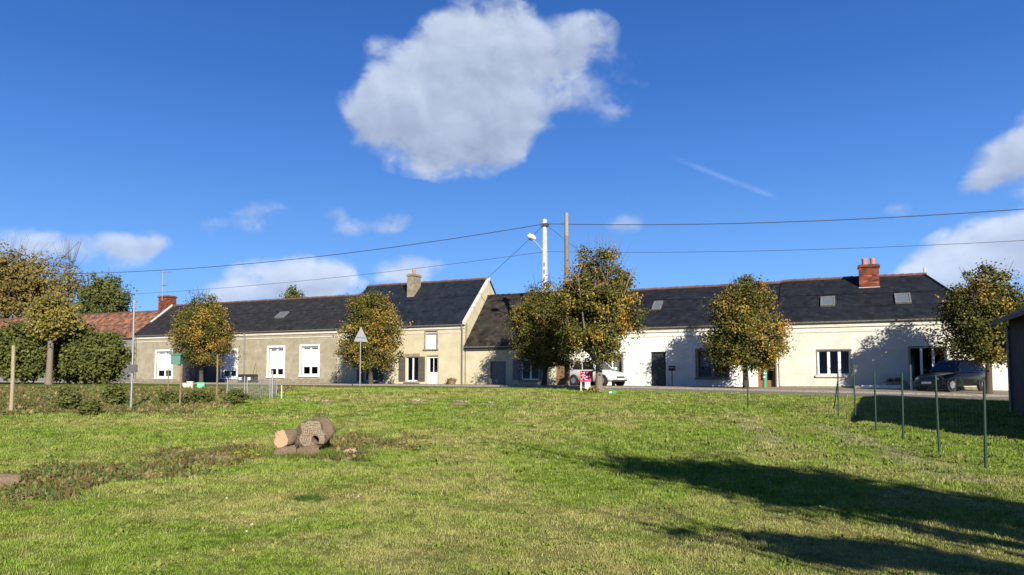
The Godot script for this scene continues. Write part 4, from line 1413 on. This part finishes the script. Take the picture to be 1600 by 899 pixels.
func post(label: String, x: float, Z: float, h: float, r: float, m: Material, called := "garden_post", group := "bare posts in the left garden") -> Node3D:
	var t := thing(called, label, "post", on_ground(x, Z), rng.randf() * 0.5, group)
	part("shaft", tubem([Vector3(0, -0.15, 0), Vector3(0.01, h * 0.5, 0), Vector3(0.0, h, 0.01)], [r * 1.05, r, r * 0.94], 8), m, t)
	return t

func make_garden():
	post("thick wooden post standing near the left edge", -16.0, 23.6, 2.15, 0.06, M.palepost)
	var p := post("tall thin metal pole with a small dark box half way up", -12.9, 25.0, 3.7, 0.03, M.galv)
	part("dark_box", boxm(-0.1, 0.16, 1.25, 1.5, -0.08, 0.08), M.charcoal, p)
	post("short wooden stake in front of the charcoal doors", -11.85, 29.6, 1.7, 0.035, M.oldwood)
	post("slim stake left of the two white tubs", -12.6, 27.0, 1.25, 0.025, M.oldwood)
	post("short white stake on the lawn right of the wire enclosure", -9.0, 28.8, 0.55, 0.025, M.offwhite)
	post("grey post at the right end of the wire enclosure", -9.5, 29.2, 1.1, 0.03, M.galv)
	var b := post("wooden post carrying the green nesting box", -11.25, 25.0, 1.55, 0.03, M.oldwood)
	b.name = "box_post"
	var nb := thing("nesting_box", "green box fixed on top of a wooden post", "box", on_ground(-11.4, 25.0) + Vector3(0, 1.5, 0), 0.1)
	part("body", boxm(-0.14, 0.17, 0.0, 0.32, -0.14, 0.14), M.boxgreen, nb)
	part("lid", boxm(-0.18, 0.21, 0.32, 0.36, -0.18, 0.18), M.boxgreen, nb)
	part("bracket", boxm(0.1, 0.22, -0.12, 0.0, -0.05, 0.05), M.oldwood, nb)
	for q in [["white plastic tub standing left of the taller white tub", -15.2, 34.4, 0.19, 0.24, M.offwhite, "white_tub"], ["taller white tub standing next to the mint green crate", -14.85, 34.0, 0.16, 0.34, M.offwhite, "white_tub"]]:
		var t := thing(q[6], q[0], "tub", on_ground(q[1], q[2]) , 0.0, "white tubs in the garden")
		part("body", tubem([Vector3(0, -0.02, 0), Vector3(0, q[4], 0)], [q[3] * 0.85, q[3]], 14), q[5], t)
		part("rim", tubem([Vector3(0, q[4], 0), Vector3(0, q[4] + 0.03, 0)], [q[3] * 1.08, q[3] * 1.08], 14), q[5], t)
	var cr := thing("green_crate", "mint green plastic crate beside the white tubs", "crate", on_ground(-14.5, 34.4), 0.2)
	var cs := mb()
	box(cs, -0.16, 0.16, 0.0, 0.03, -0.12, 0.12)
	for q in [[-0.16, -0.14, -0.12, 0.12], [0.14, 0.16, -0.12, 0.12], [-0.14, 0.14, -0.12, -0.1], [-0.14, 0.14, 0.1, 0.12]]: box(cs, q[0], q[1], 0.031, 0.28, q[2], q[3])
	part("body", cs, M.mint, cr)
	part("rim", boxm(-0.18, 0.18, 0.281, 0.31, 0.09, 0.14), M.mint, cr)
	# wire enclosure
	var w := thing("wire_enclosure", "low galvanised wire netting round a patch of weeds", "fence", on_ground(-11.2, 29.0))
	var cn := [[-11.2, 29.0], [-10.3, 28.7], [-9.55, 29.1], [-9.7, 30.4], [-11.1, 30.6], [-11.2, 29.0]]
	var st := mb()
	for i in cn.size() - 1:
		var a := on_ground(cn[i][0], cn[i][1]) - w.position
		var c := on_ground(cn[i + 1][0], cn[i + 1][1]) - w.position
		part("stake", tubem([a + Vector3(0, -0.1, 0), a + Vector3(0, 0.8, 0)], [0.02, 0.02], 6), M.galv, w)
		for k in 12: tube(st, [a + Vector3(0, 0.04 + 0.062 * k, 0), c + Vector3(0, 0.04 + 0.062 * k, 0)], [0.003, 0.003], 3)
		var n := int(a.distance_to(c) / 0.07)
		for k in n:
			var q := a.lerp(c, float(k) / n)
			tube(st, [q + Vector3(0, 0.02, 0), q + Vector3(0, 0.74, 0)], [0.003, 0.003], 3)
	part("netting", st, M.galv, w)

func bollard(label: String, u: float, v: float):
	var p := row(u, v)
	var t := thing("bollard", label, "bollard", Vector3(p.x, height0(p.x, p.y) + 0.05, -p.y), TURN, "green bollards on the pavement")
	part("post", tubem([Vector3(0, -0.05, 0), Vector3(0, 0.8, 0), Vector3(0, 0.9, 0), Vector3(0, 0.94, 0)], [0.1, 0.1, 0.085, 0.03], 14), M.bollard, t)
	for y in [0.48, 0.68]: part("band", tubem([Vector3(0, y, 0), Vector3(0, y + 0.08, 0)], [0.104, 0.104], 14), M.white, t)

func make_street_things():
	bollard("green and white bollard in front of the orange wooden door", 15.0, -1.6)
	bollard("green and white bollard right of the white car", 6.95, -1.6)
	# letter box on a post
	var p := row(10.0, -0.5)
	var mbx := thing("letter_box", "dark letter box on a thin post beside the dark front door", "mailbox", Vector3(p.x, height0(p.x, p.y) + 0.05, -p.y), TURN)
	part("post", tubem([Vector3(0, -0.05, 0), Vector3(0, 0.85, 0)], [0.025, 0.025], 8), M.charcoal, mbx)
	part("box", boxm(-0.17, 0.17, 0.85, 1.12, -0.12, 0.12), M.charcoal, mbx)
	part("flap", boxm(-0.13, 0.13, 1.0, 1.05, 0.12, 0.13), M.steel, mbx)
	# white post by the dark car
	p = row(21.6, -2.4)
	var wp := thing("white_post", "slim white post left of the parked dark car", "post", Vector3(p.x, height0(p.x, p.y) + 0.05, -p.y))
	part("shaft", tubem([Vector3(0, -0.05, 0), Vector3(0, 1.15, 0)], [0.045, 0.045], 10), M.white, wp)
	part("cap", tubem([Vector3(0, 1.15, 0), Vector3(0, 1.2, 0)], [0.055, 0.02], 10), M.white, wp)
	# painted kerb stone
	p = row(19.5, -1.1)
	var kb := thing("white_kerb", "low white painted kerb stone at the foot of the ivory house", "kerb", Vector3(p.x, height0(p.x, p.y) + 0.04, -p.y), TURN)
	part("stone", boxm(0.0, 1.75, 0.0, 0.16, -0.12, 0.12), M.white, kb)
	part("end_stone", boxm(-0.35, -0.02, 0.0, 0.13, -0.11, 0.11), M.kerb, kb)
	# planter left of the dark car
	p = row(21.05, -0.7)
	var pl := thing("stone_planter", "grey trough planter under the black framed window", "planter", Vector3(p.x, height0(p.x, p.y) + 0.05, -p.y), TURN)
	part("trough", boxm(-0.5, 0.5, 0.0, 0.34, -0.18, 0.18), M.grey_wall, pl)
	var fo := part("plants", crown_mesh(401, Vector3(0.5, 0.16, 0.2), 40, 16, 0.07, green_dark, 0.09, 0.0), M.leaf, pl)
	fo.position.y = 0.36
	# black trough by the beige house
	p = row(-20.4, -1.0)
	var bt := thing("black_trough", "long black trough with two white pots by the beige house", "planter", Vector3(p.x, height0(p.x, p.y) + 0.05, -p.y), TURN)
	part("trough", boxm(-0.75, 0.75, 0.0, 0.6, -0.2, 0.2), M.black, bt)
	for x in [-0.5, 0.35]: part("white_pot", tubem([Vector3(x, 0.18, 0.26), Vector3(x, 0.38, 0.26)], [0.1, 0.13], 12), M.white, bt)
	part("dry_stalk", tubem([Vector3(0.45, 0.55, 0), Vector3(0.6, 1.1, 0), Vector3(0.75, 1.5, 0)], [0.03, 0.025, 0.015], 6), M.oldwood, bt)
	# low plant pots by the yellow house
	p = row(-4.05, -0.35)
	var pp := thing("plant_pot", "low brown plant pot against the yellow house wall", "plant pot", Vector3(p.x, height0(p.x, p.y) + 0.05, -p.y), TURN)
	part("pot", tubem([Vector3(0, 0, 0), Vector3(0, 0.22, 0)], [0.22, 0.3], 14), M.browndoor, pp)
	var pf := part("plant", crown_mesh(402, Vector3(0.38, 0.12, 0.25), 30, 14, 0.07, green_brown, 0.08, 0.0), M.leaf, pp)
	pf.position.y = 0.25
	# red panel on two pale legs beside the lawn tree
	var nb := thing("notice_board", "small red and pink panel on two pale legs by lawn tree", "panel", on_ground(3.35, 33.6), -0.2)
	for x in [-0.2, 0.1]: part("leg", boxm(x - 0.03, x + 0.03, -0.05, 0.85, -0.03, 0.03), M.offwhite, nb)
	part("panel", boxm(-0.24, 0.34, 0.42, 0.92, 0.031, 0.055), M.red, nb)
	part("pink_field", boxm(-0.2, 0.1, 0.5, 0.86, 0.056, 0.062), M.pink, nb)
	part("white_field", boxm(-0.02, 0.22, 0.12, 0.41, 0.031, 0.05), M.white, nb)
	# grey wheelie bin
	p = row(4.6, -1.3)
	var bn := thing("wheelie_bin", "dark grey bin with a pale lid left of the white car", "bin", Vector3(p.x, height0(p.x, p.y) + 0.05, -p.y), TURN)
	var bs := mb()
	for q in [[Vector3(-1, 0, 1), Vector3(1, 0, 1)], [Vector3(1, 0, 1), Vector3(1, 0, -1)], [Vector3(1, 0, -1), Vector3(-1, 0, -1)], [Vector3(-1, 0, -1), Vector3(-1, 0, 1)]]:
		quad(bs, q[0] * 0.2 + Vector3(0, 0.04, 0), q[1] * 0.2 + Vector3(0, 0.04, 0), q[1] * 0.27 + Vector3(0, 0.85, 0), q[0] * 0.27 + Vector3(0, 0.85, 0))
	part("body", bs, M.charcoal, bn)
	part("lid", boxm(-0.29, 0.29, 0.85, 0.93, -0.29, 0.32), M.concrete, bn)
	for x in [-0.22, 0.22]: part("wheel", tubem([Vector3(x - 0.03, 0.08, -0.18), Vector3(x + 0.03, 0.08, -0.18)], [0.08, 0.08], 12), M.black, bn)
	# bit of green litter
	var li := thing("green_litter", "scrap of green and white packaging on grass by lawn tree", "litter", on_ground(4.25, 31.6) + Vector3(0, 0.03, 0), 0.4)
	part("wrapper", boxm(0.0, 0.2, 0.0, 0.09, -0.06, 0.06), M.bollard, li)
	part("white_end", boxm(-0.12, -0.002, 0.0, 0.08, -0.05, 0.05), M.white, li)

# ------------------------------------------------------------------ cars (x forward, z right, y up)
func car(label: String, at: Vector3, turn: float, paint: Material, L: float, W: float, H: float) -> Node3D:
	var c := thing("parked_car", label, "car", at, turn, "cars parked by the houses")
	var hl := L / 2
	var hw := W / 2
	var belt := H * 0.60
	# stations: x, bottom, shoulder height, half width
	var stn := [[-hl, 0.42, belt * 0.72, hw * 0.80], [-hl + 0.08, 0.30, belt * 0.93, hw * 0.90], [-hl + 0.35, 0.24, belt * 1.0, hw * 0.98], [-0.2, 0.22, belt * 1.0, hw], [hl * 0.36, 0.22, belt * 0.98, hw], [hl * 0.62, 0.22, belt * 0.90, hw * 0.99], [hl - 0.28, 0.24, belt * 0.80, hw * 0.95], [hl - 0.08, 0.28, belt * 0.70, hw * 0.86], [hl, 0.36, belt * 0.58, hw * 0.76]]
	var rings := []
	for s in stn:
		var x: float = s[0]
		var y0: float = s[1]
		var y1: float = s[2]
		var w: float = s[3]
		var m := lerpf(y0, y1, 0.55)
		var ring := []
		for q in [[y0, 0.80], [y0 + 0.06, 0.94], [m, 1.0], [y1 - 0.07, 0.965], [y1 - 0.015, 0.90], [y1 + 0.012, 0.6], [y1 + 0.018, 0.0]]: ring.append(Vector3(x, q[0], w * q[1]))
		for k in range(5, -1, -1): ring.append(Vector3(ring[k].x, ring[k].y, -ring[k].z))
		rings.append(ring)
	var st := mb()
	st.set_smooth_group(1)
	var n: int = rings[0].size()
	for i in rings.size() - 1:
		for k in n:
			var k2 := (k + 1) % n
			for q in [rings[i][k], rings[i + 1][k2], rings[i][k2], rings[i][k], rings[i + 1][k], rings[i + 1][k2]]: st.add_vertex(q)
	for e in [0, rings.size() - 1]:
		var mid := Vector3.ZERO
		for q in rings[e]: mid += q / n
		for k in n:
			var k2 := (k + 1) % n
			var f := [mid, rings[e][k], rings[e][k2]] if e > 0 else [mid, rings[e][k2], rings[e][k]]
			for q in [f[0], f[2], f[1]]: st.add_vertex(q)
	st.index()
	st.generate_normals()
	part("body", st, paint, c)
	# cabin: lower and upper outlines
	var lo := [[-hl + 0.12, hw * 0.86], [hl * 0.42, hw * 0.88]]
	var up := [[-hl + 0.48, hw * 0.70], [hl * 0.02, hw * 0.72]]
	var yb := belt - 0.02
	var yt := H
	var P := func(x, y, z): return Vector3(x, y, z)
	var B := [P.call(lo[1][0], yb - 0.02, lo[1][1]), P.call(lo[0][0], yb, lo[0][1]), P.call(lo[0][0], yb, -lo[0][1]), P.call(lo[1][0], yb - 0.02, -lo[1][1])]
	var T := [P.call(up[1][0], yt - 0.03, up[1][1]), P.call(up[0][0], yt - 0.05, up[0][1]), P.call(up[0][0], yt - 0.05, -up[0][1]), P.call(up[1][0], yt - 0.03, -up[1][1])]
	var cb := mb()
	for k in 4:
		var k2 := (k + 1) % 4
		quad(cb, B[k2], B[k], T[k], T[k2])
	var ct := Vector3((up[0][0] + up[1][0]) / 2, yt + 0.02, 0)
	for k in 4: tri(cb, T[k], ct, T[(k + 1) % 4])
	part("cabin", cb, paint, c)
	# glass set a little proud of each cabin face
	var faces := [["windscreen", 3, 0, 0.06, 0.94, 0.08, 0.92], ["rear_window", 1, 2, 0.1, 0.9, 0.25, 0.88]]
	for f in faces: glass_on(c, f[0], B[f[1]], B[f[2]], T[f[2]], T[f[1]], f[3], f[4], f[5], f[6])
	for s in [[0, 1], [2, 3]]:
		var spans := [[0.08, 0.50], [0.54, 0.88]] if s[0] == 0 else [[0.12, 0.46], [0.50, 0.92]]
		for q in spans: glass_on(c, "side_window", B[s[0]], B[s[1]], T[s[1]], T[s[0]], q[0], q[1], 0.1, 0.88)
	# wheels with arches
	for x in [-hl + 0.62, hl - 0.66]:
		for s in [-1, 1]:
			var ctr := Vector3(x, 0.29, s * (hw - 0.1))
			var ar := part("wheel_arch", tubem([ctr - Vector3(0, 0, s * 0.02), ctr + Vector3(0, 0, s * 0.098)], [0.345, 0.345], 20), M.black, c)
			var wh := part("wheel", tubem([ctr + Vector3(0, 0, s * 0.0), ctr + Vector3(0, 0, s * 0.09), ctr + Vector3(0, 0, s * 0.115)], [0.27, 0.29, 0.26], 20), M.tyre, c)
			part("rim", tubem([ctr + Vector3(0, 0, s * 0.1), ctr + Vector3(0, 0, s * 0.125)], [0.18, 0.165], 14), M.rim, wh)
	for s in [-1, 1]:
		var hp := Vector3(hl - 0.07, belt * 0.60, s * hw * 0.62)
		part("headlight", tubem([hp, hp + Vector3(0.045, -0.01, 0)], [0.115, 0.095], 12), M.headlight, c)
		part("tail_light", boxm(-hl + 0.0, -hl + 0.08, belt * 0.66, belt * 0.92, s * hw * 0.74 - 0.07, s * hw * 0.74 + 0.07), M.taillight, c)
		part("mirror", boxm(hl * 0.36, hl * 0.36 + 0.1, belt + 0.03, belt + 0.16, s * (hw + 0.02) - 0.09, s * (hw + 0.02) + 0.09), paint, c)
	part("grille", boxm(hl - 0.02, hl + 0.008, 0.42, 0.52, -0.34, 0.34), M.black, c)
	part("number_plate", boxm(hl - 0.02, hl + 0.016, 0.33, 0.42, -0.24, 0.24), M.white, c)
	part("bumper", boxm(hl - 0.16, hl + 0.004, 0.24, 0.33, -hw * 0.72, hw * 0.72), M.charcoal, c)
	return c

func glass_on(c: Node, called: String, a: Vector3, b: Vector3, d: Vector3, e: Vector3, s0: float, s1: float, t0: float, t1: float):
	var st := mb()
	var f := func(s, t): return a.lerp(b, s).lerp(e.lerp(d, s), t)
	var n := (b - a).cross(e - a).normalized()
	var mid: Vector3 = f.call(0.5, 0.5)
	if n.dot(mid - Vector3(0, mid.y * 0.8, 0)) < 0: n = -n
	n *= 0.008
	quad(st, f.call(s0, t0) + n, f.call(s1, t0) + n, f.call(s1, t1) + n, f.call(s0, t1) + n)
	part(called, st, M.carglass, c)

func make_cars():
	var p := row(23.3, -1.9)
	# forward (x, Z) = (-0.913, -0.407)
	car("small dark green car parked facing left in front of the ivory house", Vector3(p.x, height0(p.x, p.y) + 0.05, -p.y), atan2(-0.407, -0.913), M.car_dark, 3.45, 1.55, 1.45)
	p = row(6.0, -1.6)
	car("small white car parked behind the trunk of the lawn tree", Vector3(p.x, height0(p.x, p.y) + 0.05, -p.y), atan2(-0.75, 0.66), M.car_white, 3.45, 1.55, 1.45)

# ------------------------------------------------------------------
func _ready():
	rng.seed = 4242
	noise.noise_type = FastNoiseLite.TYPE_SIMPLEX_SMOOTH
	noise.seed = 11
	noise.frequency = 0.06
	noise.fractal_octaves = 4
	fine.noise_type = FastNoiseLite.TYPE_SIMPLEX
	fine.seed = 12
	fine.frequency = 0.1
	# camera: eye 1.65 m up, tilted 3.5 degrees, frame shifted upwards
	var cam := Camera3D.new()
	cam.name = "camera"
	cam.projection = Camera3D.PROJECTION_FRUSTUM
	cam.near = 0.1
	cam.far = 3000.0
	cam.size = 2.0 * 0.1 * 449.5 / 1150.0
	cam.frustum_offset = Vector2(0, 0.1 * 72.7 / 1150.0)
	cam.position = Vector3(0, 1.65, 0)
	cam.rotation_degrees = Vector3(3.5, 0, 0)
	add_child(cam)
	cam.current = true
	# sky, exposure
	var env := Environment.new()
	env.background_mode = Environment.BG_SKY
	env.sky = make_sky()
	env.tonemap_mode = Environment.TONE_MAPPER_LINEAR
	env.tonemap_exposure = 1.85
	env.sdfgi_enabled = true
	env.ssao_enabled = true
	env.ssil_enabled = true
	var we := WorldEnvironment.new()
	we.name = "world"
	we.environment = env
	add_child(we)
	# sun: behind the camera to the right
	var sun := DirectionalLight3D.new()
	sun.name = "sun"
	sun.light_energy = 1.6
	sun.light_color = Color(1.0, 0.965, 0.895)
	sun.light_angular_distance = 0.5
	sun.shadow_enabled = true
	var az := deg_to_rad(17.0)
	var el := deg_to_rad(24.0)
	var towards_sun := Vector3(sin(az) * cos(el), sin(el), cos(az) * cos(el))
	sun.look_at_from_position(towards_sun * 50.0, Vector3.ZERO)
	add_child(sun)
	make_materials()
	make_ground()
	make_road()
	make_houses()
	make_barn()
	make_trees()
	make_poles()
	make_cars()
	make_fence()
	make_sign()
	make_garden()
	make_street_things()
	make_antenna()
	make_logs()
	make_lawn_cover()
